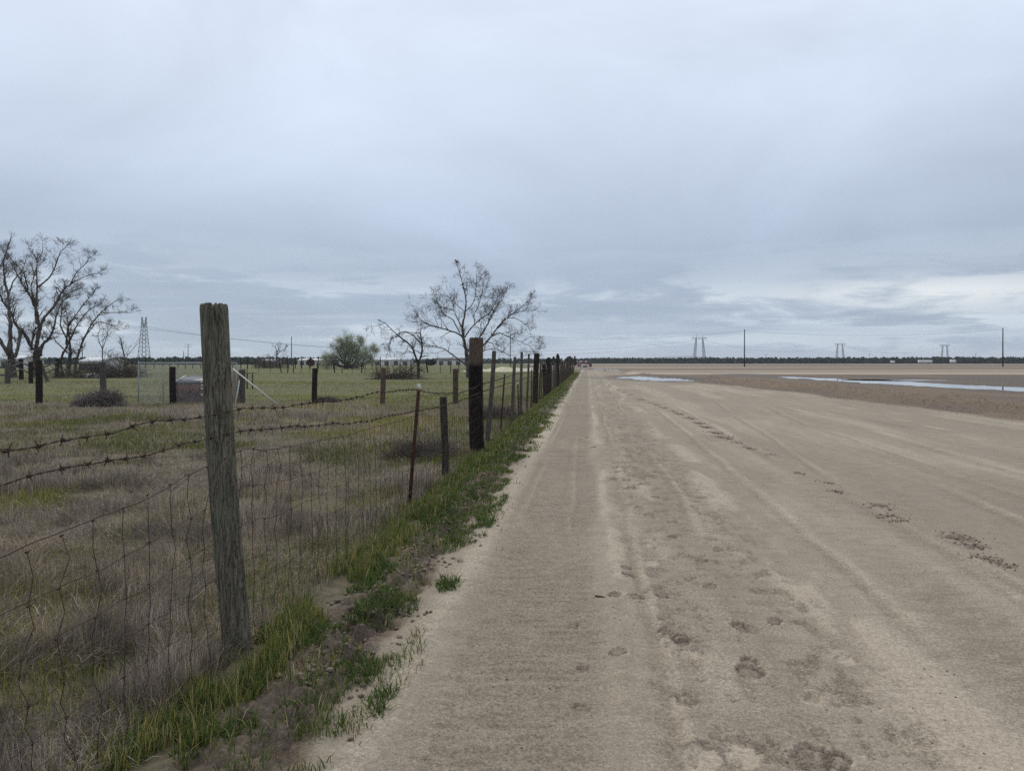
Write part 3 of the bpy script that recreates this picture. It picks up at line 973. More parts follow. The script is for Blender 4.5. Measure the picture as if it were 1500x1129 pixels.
# ------------------------------------------------------------------ trees
def grow(P, R, counts, lens, lean_up=.15, wob=.27, K=5, spread=(.5, 1.05), rmin=.006, taper=.35, seed=0, t0=.2, droop=0.):
    """P: list of limb polylines (k,3), R: radius pairs. returns list of (polylines, radii) per level"""
    r = np.random.default_rng(seed)
    L = []
    for p, (ra, rb) in zip(P, R):
        p = np.asarray(p, float)
        d = np.concatenate([[0], np.cumsum(np.linalg.norm(np.diff(p, axis=0), axis=1))])
        t = np.linspace(0, d[-1], 17)
        q = np.stack([np.interp(t, d, p[:, i]) for i in range(3)], 1)
        L.append((q, np.linspace(ra ** .7, rb ** .7, 17) ** (1 / .7)))
    par = np.stack([q for q, _ in L])
    pr = np.stack([q for _, q in L])
    plen = np.linalg.norm(np.diff(par, axis=1), axis=2).sum(1)
    out = []
    for lev, (cnt, lf) in enumerate(zip(counts, lens)):
        N, KP, _ = par.shape
        num = np.maximum(1, r.poisson(cnt * (plen / plen.mean()) ** .8 if lev == 0 else np.full(N, cnt)))
        idx = np.repeat(np.arange(N), num)
        t = t0 + (1 - t0) * r.random(len(idx)) ** .8
        ti = t * (KP - 1)
        i0 = np.minimum(ti.astype(int), KP - 2)
        fr = (ti - i0)[:, None]
        st = par[idx, i0] * (1 - fr) + par[idx, i0 + 1] * fr
        rad = pr[idx, i0] * (1 - fr[:, 0]) + pr[idx, i0 + 1] * fr[:, 0]
        tan = par[idx, i0 + 1] - par[idx, i0]
        tan /= np.linalg.norm(tan, axis=1, keepdims=True) + 1e-9
        rv = r.normal(size=(len(idx), 3))
        perp = rv - (rv * tan).sum(1, keepdims=True) * tan
        perp /= np.linalg.norm(perp, axis=1, keepdims=True) + 1e-9
        ang = r.uniform(*spread, len(idx))[:, None]
        dirv = tan * np.cos(ang) + perp * np.sin(ang)
        dirv[:, 2] += lean_up - droop * lev
        dirv /= np.linalg.norm(dirv, axis=1, keepdims=True)
        ln = (lf * r.uniform(.5, 1.25, len(idx)) * (1.15 - .5 * t))
        pts = [st]
        d = dirv
        for k in range(1, K):
            d = d + r.normal(size=d.shape) * wob + np.array([0, 0, lean_up * .25 - droop * .5])
            d /= np.linalg.norm(d, axis=1, keepdims=True)
            pts.append(pts[-1] + d * (ln / (K - 1))[:, None])
        par = np.stack(pts, 1)
        ra = np.clip(rad * r.uniform(.42, .62, len(idx)), rmin, .05)
        pr = ra[:, None] * np.linspace(1, taper, K)[None]
        pr = np.maximum(pr, rmin * .7)
        plen = ln
        out.append((par, pr))
    return L, out


def limb_mesh(L, sides=8):
    b = MB()
    for q, rr in L:
        # smooth the polyline a little and roughen it
        t = np.linspace(0, 16, 33)
        qq = np.stack([np.interp(t, np.arange(17), q[:, i]) for i in range(3)], 1)
        k = np.array([.25, .5, .25])
        for _ in range(2):
            qq[1:-1] = qq[:-2] * .25 + qq[1:-1] * .5 + qq[2:] * .25
        r2 = np.interp(t, np.arange(17), rr)
        wv_ = rng.normal(size=qq[1:-1].shape) * .5
        qq[1:-1] += wv_ * r2[1:-1, None] * .3
        r2 = r2 * (1 + .12 * rng.normal(size=len(r2)).clip(-1.5, 1.5))
        b.tube(qq, r2, sides)
    return b.mesh(True)


def branch_mesh(levels, sides=(4, 3, 3, 3)):
    vs, qs, n = [], [], 0
    for (P, R), s in zip(levels, sides):
        v, q, _ = tubes(P, R, s)
        vs.append(v)
        qs.append(q + n)
        n += len(v)
    return mesh_np(np.concatenate(vs), [np.concatenate(qs)], False)


def bare_tree(name, label, base, Y, limbs, unit, zbase, counts, lens, seed, group=None, trunk_mat='bark', twig_mat='twig', depth=.45, cat='tree', rmin=.006,
              **kw):
    """limbs: list of ([(zx, zy), ...], r0, r1, depthdir) measured on an enlarged view; unit = metres per enlarged pixel"""
    r = np.random.default_rng(seed)
    gz = tz(base[0], base[1])
    root = tag(empty(name, (base[0], base[1], gz)), label, cat, group)
    P, R = [], []
    # remember depth reached at points already used, so that limbs start where they fork
    used = {}
    for lb in limbs:
        pts, r0, r1, dd = lb
        pts = np.array(pts, float)
        x = (pts[:, 0] - zbase[0]) * unit
        z = (zbase[1] - pts[:, 1]) * unit
        run = np.concatenate([[0], np.cumsum(np.hypot(np.diff(x), np.diff(z)))])
        y0 = 0.
        if used:
            key = min(used, key=lambda k: (k[0] - x[0]) ** 2 + (k[1] - z[0]) ** 2)
            if (key[0] - x[0]) ** 2 + (key[1] - z[0]) ** 2 < (.9) ** 2:
                y0 = used[key]
        y = y0 + dd * run * depth
        for a, b_, c in zip(x, z, y):
            used[(a, b_)] = c
        P.append(np.stack([x, y, z], 1))
        R.append((r0 * unit * .86, r1 * unit * .8))
    L, lev = grow(P, R, counts, lens, seed=seed, rmin=rmin, **kw)
    link('trunk', limb_mesh(L), M[trunk_mat], root)
    link('crown', branch_mesh(lev), M[twig_mat], root)
    return root, L, lev


def base_at(px_, Y):
    return ((px_ - 750) * Y / F, Y)


# big bare tree in the middle, fork limbs as seen
u4 = 68. / F / 5.643
big_limbs = [
    ([(540, 1050), (533, 900), (520, 800), (497, 695)], 23, 13, 0),
    ([(497, 695), (492, 600), (515, 480), (522, 380), (497, 290), (480, 210), (440, 90)], 12, 2, .15),
    ([(492, 690), (430, 660), (330, 630), (220, 605), (150, 560), (95, 470)], 9, 2, -.4),
    ([(330, 630), (260, 610), (160, 570), (80, 580)], 4, 1.5, -.3),
    ([(487, 620), (440, 530), (415, 470), (420, 400)], 7, 2, .7),
    ([(470, 660), (430, 590), (420, 560), (350, 520), (310, 450), (280, 370)], 6, 2, -.8),
    ([(415, 470), (330, 450), (240, 430), (170, 450)], 4, 1.5, .5),
    ([(512, 700), (540, 650), (590, 590), (640, 545), (720, 490), (760, 400), (800, 320)], 8, 2, .8),
    ([(590, 590), (580, 510), (620, 430), (650, 300), (660, 200)], 5, 1.5, .9),
    ([(510, 490), (570, 440), (600, 370), (610, 250), (615, 160)], 5, 1.5, -.6),
    ([(600, 370), (650, 365), (700, 380)], 3, 1.2, -.5),
    ([(500, 480), (440, 430), (350, 340), (310, 290)], 4, 1.3, .6),
    ([(545, 900), (590, 790), (640, 700), (710, 590), (760, 480), (830, 400), (870, 300)], 11, 2, -.7),
    ([(550, 890), (620, 810), (680, 750), (740, 680), (800, 590), (860, 540), (950, 470), (1060, 380)], 12, 2, .25),
    ([(710, 590), (720, 540), (790, 470), (800, 380)], 5, 1.5, -.6),
    ([(740, 690), (800, 660), (880, 700), (980, 740), (1060, 690), (1100, 690)], 6, 1.5, .7),
    ([(980, 740), (1050, 770), (1090, 830)], 3, 1.2, .6),
    ([(860, 540), (930, 540), (1010, 590), (1060, 650)], 4, 1.2, -.5),
    ([(900, 510), (1000, 480), (1100, 470)], 3, 1.2, .3),
    ([(520, 930), (430, 860), (350, 800), (240, 770), (190, 780)], 8, 3, -.5),
    ([(555, 860), (700, 800), (780, 800), (870, 850), (940, 855)], 6, 1.5, -.8),
]
TREE_MID, midL, midlev = bare_tree('bare_tree', 'large leafless spreading tree standing behind the black fence post with birds on top', base_at(686, 68.), 68., big_limbs, u4, (540, 1035),
          (13, 4.8, 3.4), (1.45, .85, .5), 5, 'leafless trees in the pasture', rmin=.009)

# left group
uL = 70. / F / 4.704
zl = (255, 1045)
left_limbs = [
    ([(250, 1060), (250, 930), (255, 840)], 30, 22, 0),
    ([(225, 860), (185, 740), (120, 670), (125, 610), (70, 540), (30, 380), (5, 250)], 13, 3, -.4),
    ([(250, 850), (260, 720), (235, 600), (170, 470), (130, 430), (60, 320), (10, 240)], 17, 2.5, .3),
    ([(245, 680), (240, 590), (260, 440), (262, 330), (275, 240), (220, 160)], 12, 2.5, -.2),
    ([(265, 720), (275, 640), (345, 540), (375, 440), (430, 390), (500, 340), (600, 310)], 12, 2, .5),
    ([(262, 430), (320, 370), (350, 300), (370, 170), (420, 110)], 7, 2, .6),
    ([(275, 900), (300, 830), (380, 770), (420, 700), (450, 620), (500, 540), (560, 500)], 14, 2.5, -.6),
    ([(420, 395), (450, 300), (500, 240), (520, 150)], 5, 1.5, .7),
    ([(155, 440), (150, 330), (90, 240), (40, 160)], 6, 2, -.7),
    ([(215, 850), (205, 720), (230, 690)], 8, 5, .8),
    ([(275, 240), (300, 190), (290, 110)], 3, 1.3, .5),
    ([(240, 590), (200, 500), (160, 420), (165, 300), (210, 200)], 6, 1.6, .8),
    ([(345, 540), (400, 490), (480, 460), (570, 440)], 5, 1.4, -.8)]
bare_tree('bare_tree', 'tall leafless many-limbed tree, largest of the group at the left edge', base_at(54, 70.), 70., left_limbs, uL, zl, (22, 5.2, 3.6), (1.3, .8, .45), 8,
          'leafless trees in the pasture', rmin=.009)
edge_limbs = [
    ([(95, 1060), (75, 890)], 30, 24, 0),
    ([(75, 890), (60, 790), (65, 670), (40, 580), (35, 480), (5, 400), (-20, 250), (12, 100)], 20, 3, .2),
    ([(62, 890), (0, 760), (-60, 650), (-110, 480), (-120, 300)], 17, 3, -.4),
    ([(105, 905), (120, 830), (128, 710)], 13, 10, .3),
    ([(35, 480), (40, 380), (90, 280), (95, 190)], 6, 2, .7),
    ([(-60, 650), (-30, 500), (-60, 350), (-10, 230), (20, 60)], 8, 2, .5),
    ([(-110, 480), (-170, 380), (-200, 260)], 7, 2, -.4)]
bare_tree('bare_tree', 'leafless tree cut by the left picture edge with a broken stub limb', base_at(20, 68.), 68., edge_limbs, 68. / F / 4.704, (95, 1045), (18, 4.8, 3.2), (1.25, .75, .42), 9,
          'leafless trees in the pasture', rmin=.009)
u2 = 74. / F / 5.13
right_limbs = [
    ([(215, 830), (215, 730), (228, 640)], 19, 14, 0),
    ([(255, 830), (262, 700), (300, 560)], 13, 9, .2),
    ([(170, 830), (168, 690), (250, 570), (340, 430), (450, 320), (560, 280)], 12, 2, -.5),
    ([(228, 640), (190, 480), (160, 350), (120, 260)], 10, 2, .5),
    ([(235, 580), (240, 440), (330, 300), (420, 180), (430, 150)], 9, 2, .2),
    ([(300, 560), (340, 430), (400, 330), (480, 250), (545, 200)], 8, 2, .6),
    ([(300, 540), (400, 400), (520, 430), (600, 460)], 6, 1.5, .3),
    ([(250, 560), (210, 440), (250, 300), (280, 200), (300, 130)], 7, 2, -.6),
    ([(400, 330), (500, 330), (620, 330)], 4, 1.4, .4),
    ([(205, 640), (130, 560), (90, 480), (60, 430)], 6, 2, -.3)]
bare_tree('bare_tree', 'bushy leafless tree right of the tallest one, several thin trunks', base_at(104, 74.), 74., right_limbs, u2, (230, 815), (20, 4.8, 3.4), (1.0, .6, .4), 12,
          'leafless trees in the pasture', rmin=.009)
small_limbs = [([(463, 840), (463, 720), (463, 620)], 6, 4.5, 0), ([(463, 620), (435, 575), (415, 520), (430, 470)], 4, 1.5, .4),
               ([(463, 620), (490, 570), (510, 510), (530, 480)], 4, 1.5, -.4), ([(463, 640), (450, 560), (470, 480)], 3, 1.2, .8)]
bare_tree('bare_sapling', 'slender leafless sapling behind the grey post with the brush heap', base_at(150, 72.), 72., small_limbs, 72. / F / 5.13, (463, 830), (7, 3.5, 2.2), (1.2, .7, .4), 15,
          'leafless trees in the pasture', rmin=.009)
lean_limbs = [([(655, 745), (640, 660), (600, 480)], 8, 4, 0), ([(640, 640), (670, 590), (720, 530)], 3, 1.2, .4), ([(650, 740), (560, 660), (520, 600), (600, 560)], 4, 1.5, -.5),
              ([(650, 750), (580, 620), (540, 610)], 4, 1.5, .5)]
bare_tree('dead_tree', 'thin dead trunk leaning left beside the lattice tower', base_at(186, 76.), 76., lean_limbs, 76. / F / 5.13, (652, 770), (7, 3.0, 2.2), (1.2, .7, .4), 17,
          'leafless trees in the pasture', rmin=.009)
u5 = 65. / F / 5.
broken = [([(1266, 430), (1264, 310)], 15, 12, 0), ([(1268, 320), (1292, 230), (1288, 160), (1276, 88)], 9, 6, .2),
          ([(1260, 310), (1220, 190), (1130, 120), (1090, 85), (1030, 20), (975, 0)], 10, 2, -.3),
          ([(1282, 170), (1220, 105), (1150, 80), (1110, 100), (1050, 150), (1030, 210)], 6, 1.5, .4), ([(1278, 92), (1230, 92), (1180, 84)], 4, 2, .2),
          ([(1130, 120), (1080, 130), (1050, 190)], 4, 1.5, -.6), ([(1240, 250), (1180, 220), (1130, 260)], 4, 1.5, .6),
          ([(1030, 20), (990, 40), (940, 50)], 3, 1.2, .2)]
bare_tree('broken_tree', 'broken leafless tree with arching drooping limbs beside the large bare tree', base_at(613, 65.), 65., broken, u5, (1266, 425), (7, 3.4, 2.2), (1.3, .7, .45), 21,
          'leafless trees in the pasture', trunk_mat='bark_dark', rmin=.010, lean_up=-.1, droop=.12)
uf = 170. / F / 5
far_l = [([(232, 315), (234, 240), (236, 200)], 6, 5, 0), ([(236, 200), (220, 155)], 4, 1.5, .2), ([(236, 220), (262, 190), (300, 180)], 3, 1.2, .4),
         ([(234, 240), (270, 250), (310, 255)], 3, 1.2, -.4), ([(236, 200), (250, 170), (255, 155)], 3, 1.2, .4), ([(232, 300), (190, 270), (130, 260)], 3, 1.2, -.5),
         ([(232, 300), (200, 250), (170, 240)], 3, 1.2, .5)]
bare_tree('bare_tree', 'small leafless tree far off left of the thin utility pole', base_at(405, 170.), 170., far_l, uf, (232, 318), (8, 4, 2.5), (1.6, .9, .5), 25,
          'leafless trees in the pasture', rmin=.018)


def leaf_cloud(P, n, size, cols, seed, jit=.25):
    """n small leaf quads around the points P"""
    r = np.random.default_rng(seed)
    c = P[r.integers(0, len(P), n)] + r.normal(size=(n, 3)) * jit
    a = r.normal(size=(n, 3))
    a /= np.linalg.norm(a, axis=1, keepdims=True)
    b = np.cross(a, r.normal(size=(n, 3)))
    b /= np.linalg.norm(b, axis=1, keepdims=True)
    s = size * r.uniform(.6, 1.4, (n, 1))
    v = np.stack([c - a * s, c + b * s * .45, c + a * s, c - b * s * .45], 1).reshape(-1, 3)
    me = mesh_np(v, [np.arange(4 * n).reshape(n, 4)])
    cc = np.array(cols)[r.integers(0, len(cols), n)] * r.uniform(.75, 1.25, (n, 1))
    set_col(me, 'Col', np.repeat(cc, 4, 0))
    return me


# the willow coming into leaf
uw = 150. / F / 5
wl = [([(735, 320), (735, 290)], 22, 18, 0)]
for k, (ex, ey) in enumerate(((585, 235), (625, 175), (660, 125), (705, 95), (760, 75), (815, 85), (865, 120), (915, 150), (945, 190), (575, 275), (915, 250), (700, 150), (790, 150), (640, 230), (860, 200), (750, 130))):
    sx = 735 + rng.uniform(-14, 14)
    mx, my = sx * .45 + ex * .55, 290 * .5 + ey * .5 + rng.uniform(-10, 25)
    wl.append(([(sx, 292), ((sx + mx) / 2, (292 + my) / 2 + 8), (mx, my), (ex, ey)], 8, 1.8, rng.uniform(-1.1, 1.1)))
wroot, wL, wlev = bare_tree('willow_tree', 'round-crowned pale green tree coming into leaf, left of the broken tree', base_at(507, 150.), 150., wl, uw, (735, 308), (13, 4, 2.2), (1.7, 1.0, .6), 31,
                            trunk_mat='bark_dark', rmin=.014)
wp = np.concatenate([wlev[1][0][:, 2:].reshape(-1, 3), wlev[2][0].reshape(-1, 3)])
link('foliage', leaf_cloud(wp, 52000, .075, [(.33, .36, .23), (.38, .40, .29), (.27, .31, .19), (.40, .40, .31)], 4, .34), M['leaf'], wroot)


def clump_tree(name, label, px_, pbase, ptop, pw, Y, cols, seed, conical=False, group=None, n=1400, cat='tree'):
    bx_, by_ = base_at(px_, Y)
    hgt = (pbase - ptop) * Y / F
    rad = pw / 2 * Y / F
    root = tag(empty(name, (bx_, by_, 0)), label, cat, group)
    b = MB()
    b.tube([(0, 0, -.1), (.05, 0, hgt * .3), (0, .05, hgt * .75)], [rad * .09 + .05, rad * .06 + .03, .03], 6)
    b.build('trunk', M['bark_dark'], root)
    r = np.random.default_rng(seed)
    t = r.random(n)
    if conical:
        z = hgt * (.12 + .88 * t)
        rr = rad * (1.02 - t) ** .8
    else:
        z = hgt * (.12 + .86 * t)
        rr = rad * np.sqrt(np.clip(1 - (2 * t - .95) ** 2, .05, 1))
    th = r.random(n) * 6.283
    rr = rr * np.sqrt(r.random(n)) * (.75 + .5 * fbm(th * 1.5, t * 4, 2, seed))
    P = np.stack([rr * np.cos(th), rr * np.sin(th), z], 1)
    link('crown', leaf_cloud(P, n * 3, max(.0011 * Y, .12), cols, seed, rad * .06), M['leaf'], root)
    return root


DG = [(.022, .034, .022), (.030, .042, .026), (.018, .028, .02)]
OG = [(.035, .048, .022), (.045, .058, .028), (.028, .038, .018)]
clump_tree('evergreen_tree', 'tall dark conifer beyond the far end of the fence', 817, 533, 516, 9, 260., DG, 1, True, 'trees at the end of the road')
clump_tree('evergreen_tree', 'shorter dark conifer touching the tall one beyond the fence', 811, 533, 520, 7, 262., DG, 2, True, 'trees at the end of the road')
clump_tree('evergreen_tree', 'round dark tree left of the two conifers', 804, 534, 522, 9, 255., DG, 3, False, 'trees at the end of the road')
clump_tree('evergreen_tree', 'low round dark tree between lattice tower and leaning dead trunk', 172, 532, 516, 25, 140., OG, 5, False)
clump_tree('evergreen_tree', 'small round dark tree on the horizon right of the broken tree', 631, 532, 524, 14, 300., DG, 6, False)
clump_tree('evergreen_tree', 'small dark tree on the horizon just right of the foreground post', 371, 531, 524, 8, 420., DG, 7, False)
BR = [(.10, .08, .075), (.085, .068, .062), (.12, .095, .085)]
clump_tree('bare_shrub', 'brownish bare bush on the horizon left of the conifers\' road end', 834, 534, 520, 12, 250., BR, 8, False, 'trees at the end of the road', 700)
clump_tree('bare_shrub', 'thin brown bush last before the red vehicles', 842, 534, 520, 5, 252., BR, 9, True, 'trees at the end of the road', 400)
clump_tree('bare_shrub', 'reddish bare bush between utility pole and pale green tree', 455, 531, 520, 13, 230., [(.13, .075, .065), (.10, .06, .052)], 10, False, None, 800)

# birds in the big tree
def crow(label, loc, yaw, s=1.):
    root = tag(empty('crow', loc), label, 'bird', 'black birds in the large bare tree')
    root.rotation_euler = (0, 0, yaw)
    root.scale = (s, s, s)
    b = MB()
    body = [(-.30, 0, .02), (-.20, 0, .045), (-.10, 0, .09), (0, 0, .13), (.08, 0, .185), (.12, 0, .235), (.16, 0, .262), (.195, 0, .262), (.21, 0, .26)]
    b.tube(body, [.012, .03, .062, .082, .072, .05, .045, .034, .012], 10)
    b.build('body', M['crow'], root, True)
    b = MB()
    b.tube([(.195, 0, .262), (.235, 0, .256), (.262, 0, .246)], [.016, .011, .003], 6)
    b.build('beak', M['crow'], root)
    b = MB()
    b.beam((-.18, 0, .055), (-.40, 0, -.02), .06, .012)
    b.build('tail', M['crow'], root)
    for sy in (-1, 1):
        b = MB()
        b.tube([(.07, .06 * sy, .17), (-.05, .078 * sy, .12), (-.18, .05 * sy, .05), (-.30, .02 * sy, .0)], [.018, .036, .026, .006], 6)
        b.build('wing', M['crow'], root, True)
        b = MB()
        b.tube([(.0, .03 * sy, .07), (.005, .035 * sy, .0)], .008, 4)
        b.build('leg', M['crow'], root)
    return root


tb = np.array(base_at(686, 68.))


def on_tree(zx, zy, dy):
    return (tb[0] + (zx - 540) * u4, tb[1] + dy, tz(*tb) + (1035 - zy) * u4)


def near_limb(zx, zy):
    """closest limb point, so that a bird sits on wood"""
    tx, tz_ = (zx - 540) * u4, (1035 - zy) * u4
    best = min(((q[0] - tx) ** 2 + (q[2] - tz_) ** 2, tuple(q)) for L_, _ in midL for q in L_)
    q = best[1]
    return (tb[0] + q[0], tb[1] + q[1], tz(*tb) + q[2] + .03)


crow('black bird perched on the very top twig of the large bare tree', near_limb(440, 90), 2.2, 1.45)
crow('black bird on the leader branch, left of the two lower birds', near_limb(487, 262), .8, 1.1)
crow('black bird facing right, the right one of the two lower birds', near_limb(500, 300), 2.6, 1.1)


# ------------------------------------------------------------------ brush heaps
def brush(name, label, c, size, n, seed, mat='brush', kind=None, r=.004, curl=.35, length=.5, group=None, cat='brush', skew=0.):
    rr = np.random.default_rng(seed)
    th, ph = rr.random(n) * 6.283, np.arccos(rr.random(n))
    rad = rr.random(n) ** .45
    st = np.stack([np.cos(th) * np.sin(ph), np.sin(th) * np.sin(ph), np.cos(ph)], 1) * rad[:, None] * np.array(size)
    st[:, 2] *= .75
    if skew:
        st[:, 2] *= np.clip(1 + skew * st[:, 0] / size[0], .15, 2)
    d = rr.normal(size=(n, 3)) + np.stack([np.cos(th), np.sin(th), .35 * np.ones(n)], 1)
    d /= np.linalg.norm(d, axis=1, keepdims=True)
    pts = [st]
    K = 5
    for k in range(1, K):
        d = d + rr.normal(size=(n, 3)) * curl
        d[:, 2] -= .08
        d /= np.linalg.norm(d, axis=1, keepdims=True)
        pts.append(pts[-1] + d * (length * rr.uniform(.4, 1.2, n) / (K - 1))[:, None])
    P = np.stack(pts, 1)
    P[:, :, 2] = np.maximum(P[:, :, 2], .005)
    R = np.full((n, K), r) * np.linspace(1, .5, K)[None]
    v, q, _ = tubes(P, R, 3)
    o = link(name, mesh_np(v, [q]), M[mat], None, (c[0], c[1], tz(*c) - .01))
    return tag(o, label, cat, group, kind)


M['tumble'] = mat_noise('grey_tumbleweed', (.09, .075, .068), (.24, .20, .18), 4.0, rough=.95, bstr=0.)
brush('tumbleweed_heap', 'large grey heap of dry tumbleweed at the foot of a grey post', base_at(145, 23.6), (.80, .5, .60), 2600, 1, 'tumble', r=.006, length=.4, skew=.55)
brush('tumbleweed_heap', 'low dark weed heap around the black post right of the white pipe', base_at(478, 26.2), (.42, .35, .22), 900, 2, 'brush', r=.006, length=.25)
x0, y0 = fpos(11.2, -.75), 11.2
brush('dead_weed_clump', 'wide dark brown clump of dead weeds behind the leaning steel post', (x0, y0), (.62, .5, .30), 1300, 3, 'brush', r=.003, length=.35)
brush('dead_weed_clump', 'brown dead weed clump at the fence before the second black post', (fpos(18.6, -.5), 18.8), (.5, .8, .35), 900, 4, 'brush', r=.005, length=.4)
brush('branch_pile', 'pile of fallen dark branches at the foot of the broken tree', base_at(580, 62.), (1.9, .9, .75), 300, 5, 'twig', r=.022, length=2.0, curl=.22)
brush('branch_pile', 'tangled fallen branches in the thicket under the left trees', base_at(125, 66.), (3.4, 1.0, 1.3), 420, 6, 'twig', r=.02, length=1.6, curl=.3)
brush('dead_thicket', 'leafless grey thicket left of the chain link enclosure', base_at(170, 68.), (3.0, 1.2, 1.7), 1300, 7, 'twig', r=.011, length=1.5, curl=.3)
brush('dead_thicket', 'leafless thicket below the small far tree by the utility pole', base_at(395, 168.), (4.2, 2.0, 3.2), 900, 8, 'brush', r=.02, length=2.0, curl=.3)

# ------------------------------------------------------------------ posts across the pasture
GP = 'posts standing in a row across the pasture'


def lone_post(px_, ptop, pbase, wpx, mat, label, seed, lean=0., Y=None, group=GP):
    Y = Y or F * HC / (pbase - 530)
    x, y = base_at(px_, Y)
    h = (pbase - ptop) * Y / F
    r = wpx / 2 * Y / F
    o = link('fence_post', post_mesh(h, r * 1.03, r, (lean, 0), seed, sides=18, rings=14, chip=.03), M[mat], None, (x, y, tz(x, y)))
    return tag(o, label, 'post', group)


lone_post(57, 527, 590.5, 9, 'post_dark', 'black post in front of the tallest left bare tree', 101)
lone_post(151, 531, 590, 8.5, 'post_grey', 'grey split post rising out of the big tumbleweed heap', 102)
lone_post(253, 537, 591, 8.5, 'post_dark', 'black post at the left corner of the rust-brown box', 103)
lone_post(355, 541, 591, 8.5, 'post_grey', 'grey post with a white pipe leaning across it', 104)
lone_post(461, 540, 591.5, 7.5, 'post_dark', 'black post with a low weed heap at its foot', 105)
lone_post(560.5, 538, 591, 7.5, 'post_red', 'reddish split post between the black one and the leaning steel post', 106, .02)
lone_post(667, 540, 591, 8, 'post_brown', 'brown post seen just left of the thick black fence post', 107)


# ------------------------------------------------------------------ chain link enclosure, box, pipes, lattice
cl_root = tag(empty('chain_link_panel', base_at(203, 25.7) + (0,)), 'galvanised chain link enclosure panel with top rail, left of the foreground post', 'fence panel')
Wc, Hc = 3.55, 1.46
for nm, a, b_ in (('top_rail', (0, 0, Hc), (Wc, 0, Hc)), ('corner_pipe', (0, 0, -.1), (0, 0, Hc + .06)), ('end_pipe', (Wc, 0, -.1), (Wc, 0, Hc))):
    bb = MB()
    bb.tube([a, b_], .022, 8)
    bb.build(nm, M['galv'], cl_root, True)
for xx, yy in ((.72, .35), (1.04, .9), (1.27, -.03)):
    bb = MB()
    bb.tube([(xx, yy, -.1), (xx, yy, Hc - (.12 if yy > .1 else 0))], .021, 8)
    bb.build('upright_pipe', M['galv'], cl_root, True)
bb = MB()
bb.tube([(0, 0, Hc), (.0, 2.2, Hc - .03)], .021, 8)
bb.build('side_rail', M['galv'], cl_root, True)
bb = MB()
for zz in (.33, 1.02):
    bb.box(1.24, 1.30, -.065, -.035, zz - .03, zz + .03)
bb.build('pipe_clamp', M['white_paint'], cl_root)
segs = []
stp = .07
for d_ in (1, -1):
    for c in np.arange(-Hc, Wc, stp):
        xa, za, xb, zb = c, 0., c + Hc, Hc
        if xa < 0:
            za -= xa
            xa = 0
        if xb > Wc:
            zb -= xb - Wc
            xb = Wc
        if d_ < 0:
            za, zb = Hc - za, Hc - zb
        segs.append(((xa, .003 * d_ - .02, za + .01), (xb, .003 * d_ - .02, zb + .01)))
P = np.array(segs)
v, q, _ = tubes(P, np.full((len(P), 2), .0042), 3)
link('wire_mesh', mesh_np(v, [q]), M['mesh_wire'], cl_root)['kind'] = 'stuff'

bx_, by_ = base_at(256, 26.4)
box = tag(empty('storage_box', (bx_, by_, tz(bx_, by_))), 'rust-brown box with sloping dark lid in a white frame behind the chain link', 'box')
Wb, Db = 1.55, .95
b = MB()
b.add([(0, 0, 0), (Wb, 0, 0), (Wb, Db, 0), (0, Db, 0), (0, 0, .70), (Wb, 0, .70), (Wb, Db, .92), (0, Db, .92)],
      [(0, 1, 5, 4), (1, 2, 6, 5), (2, 3, 7, 6), (3, 0, 4, 7), (3, 2, 1, 0)])
b.build('body', M['rustbox'], box)
b = MB()
b.beam((Wb / 2, -.03, .715), (Wb / 2, Db + .02, .945), Wb + .06, .03)
b.build('lid', M['lid'], box)
for nm, a, c in (('lid_edge', (-.02, -.03, .735), (-.02, Db + .02, .965)), ('lid_edge', (.98, -.03, .739), (.98, Db + .02, .969)), ('lid_edge', (-.02, Db, .962), (Wb + .02, Db, .962)),
                 ('lid_edge', (Wb + .0, -.03, .743), (Wb, Db + .02, .973))):
    b = MB()
    b.beam(a, c, .05, .035)
    b.build(nm, M['white_paint'], box)
for zz in (.28, .50, .62):
    b = MB()
    b.box(.98, 1.06, -.04, -.003, zz - .035, zz + .035)
    b.build('hinge', M['white_paint'], box)
for xx in (.03, .52, 1.1, 1.5):
    b = MB()
    b.box(xx - .02, xx + .02, -.022, -.002, .02, .68)
    b.build('batten', M['rustbox'], box)

lx, ly = base_at(337, 25.9)
lat = tag(empty('lattice_screen', (lx, ly, tz(lx, ly))), 'brown diagonal lattice panel leaning just right of the foreground post', 'panel')
lat.rotation_euler = (math.radians(-12), 0, 0)
LW, LH = .40, 1.16
for d_ in (1, -1):
    for c in np.arange(-LH, LW, .085):
        xa, za, xb, zb = c, 0., c + LH, LH
        if xa < 0:
            za -= xa
            xa = 0
        if xb > LW:
            zb -= xb - LW
            xb = LW
        if xb - xa < .05:
            continue
        if d_ < 0:
            za, zb = LH - za, LH - zb
        b = MB()
        b.beam((xa, .006 * d_, za), (xb, .006 * d_, zb), .010, .026, up=(-(zb - za), 0, xb - xa))
        b.build('slat', M['lattice'], lat)


def pipe(label, a, b_, r, mat='white_paint'):
    a, b_ = np.array(a), np.array(b_)
    o = MB().tube([a - a, (b_ - a) * .5 + (0, 0, -.008), b_ - a], r, 8).build('plastic_pipe', M[mat], None, True)
    o.location = a
    return tag(o, label, 'pipe')


pipe('long white pipe leaning diagonally across the grey post to the ground', W3(407, 592.5, 25.0), W3(341, 540, 25.35), .024)
pipe('short white pipe propped upright against the lattice panel', W3(344.5, 592, 25.2), W3(353, 546, 25.6), .022)

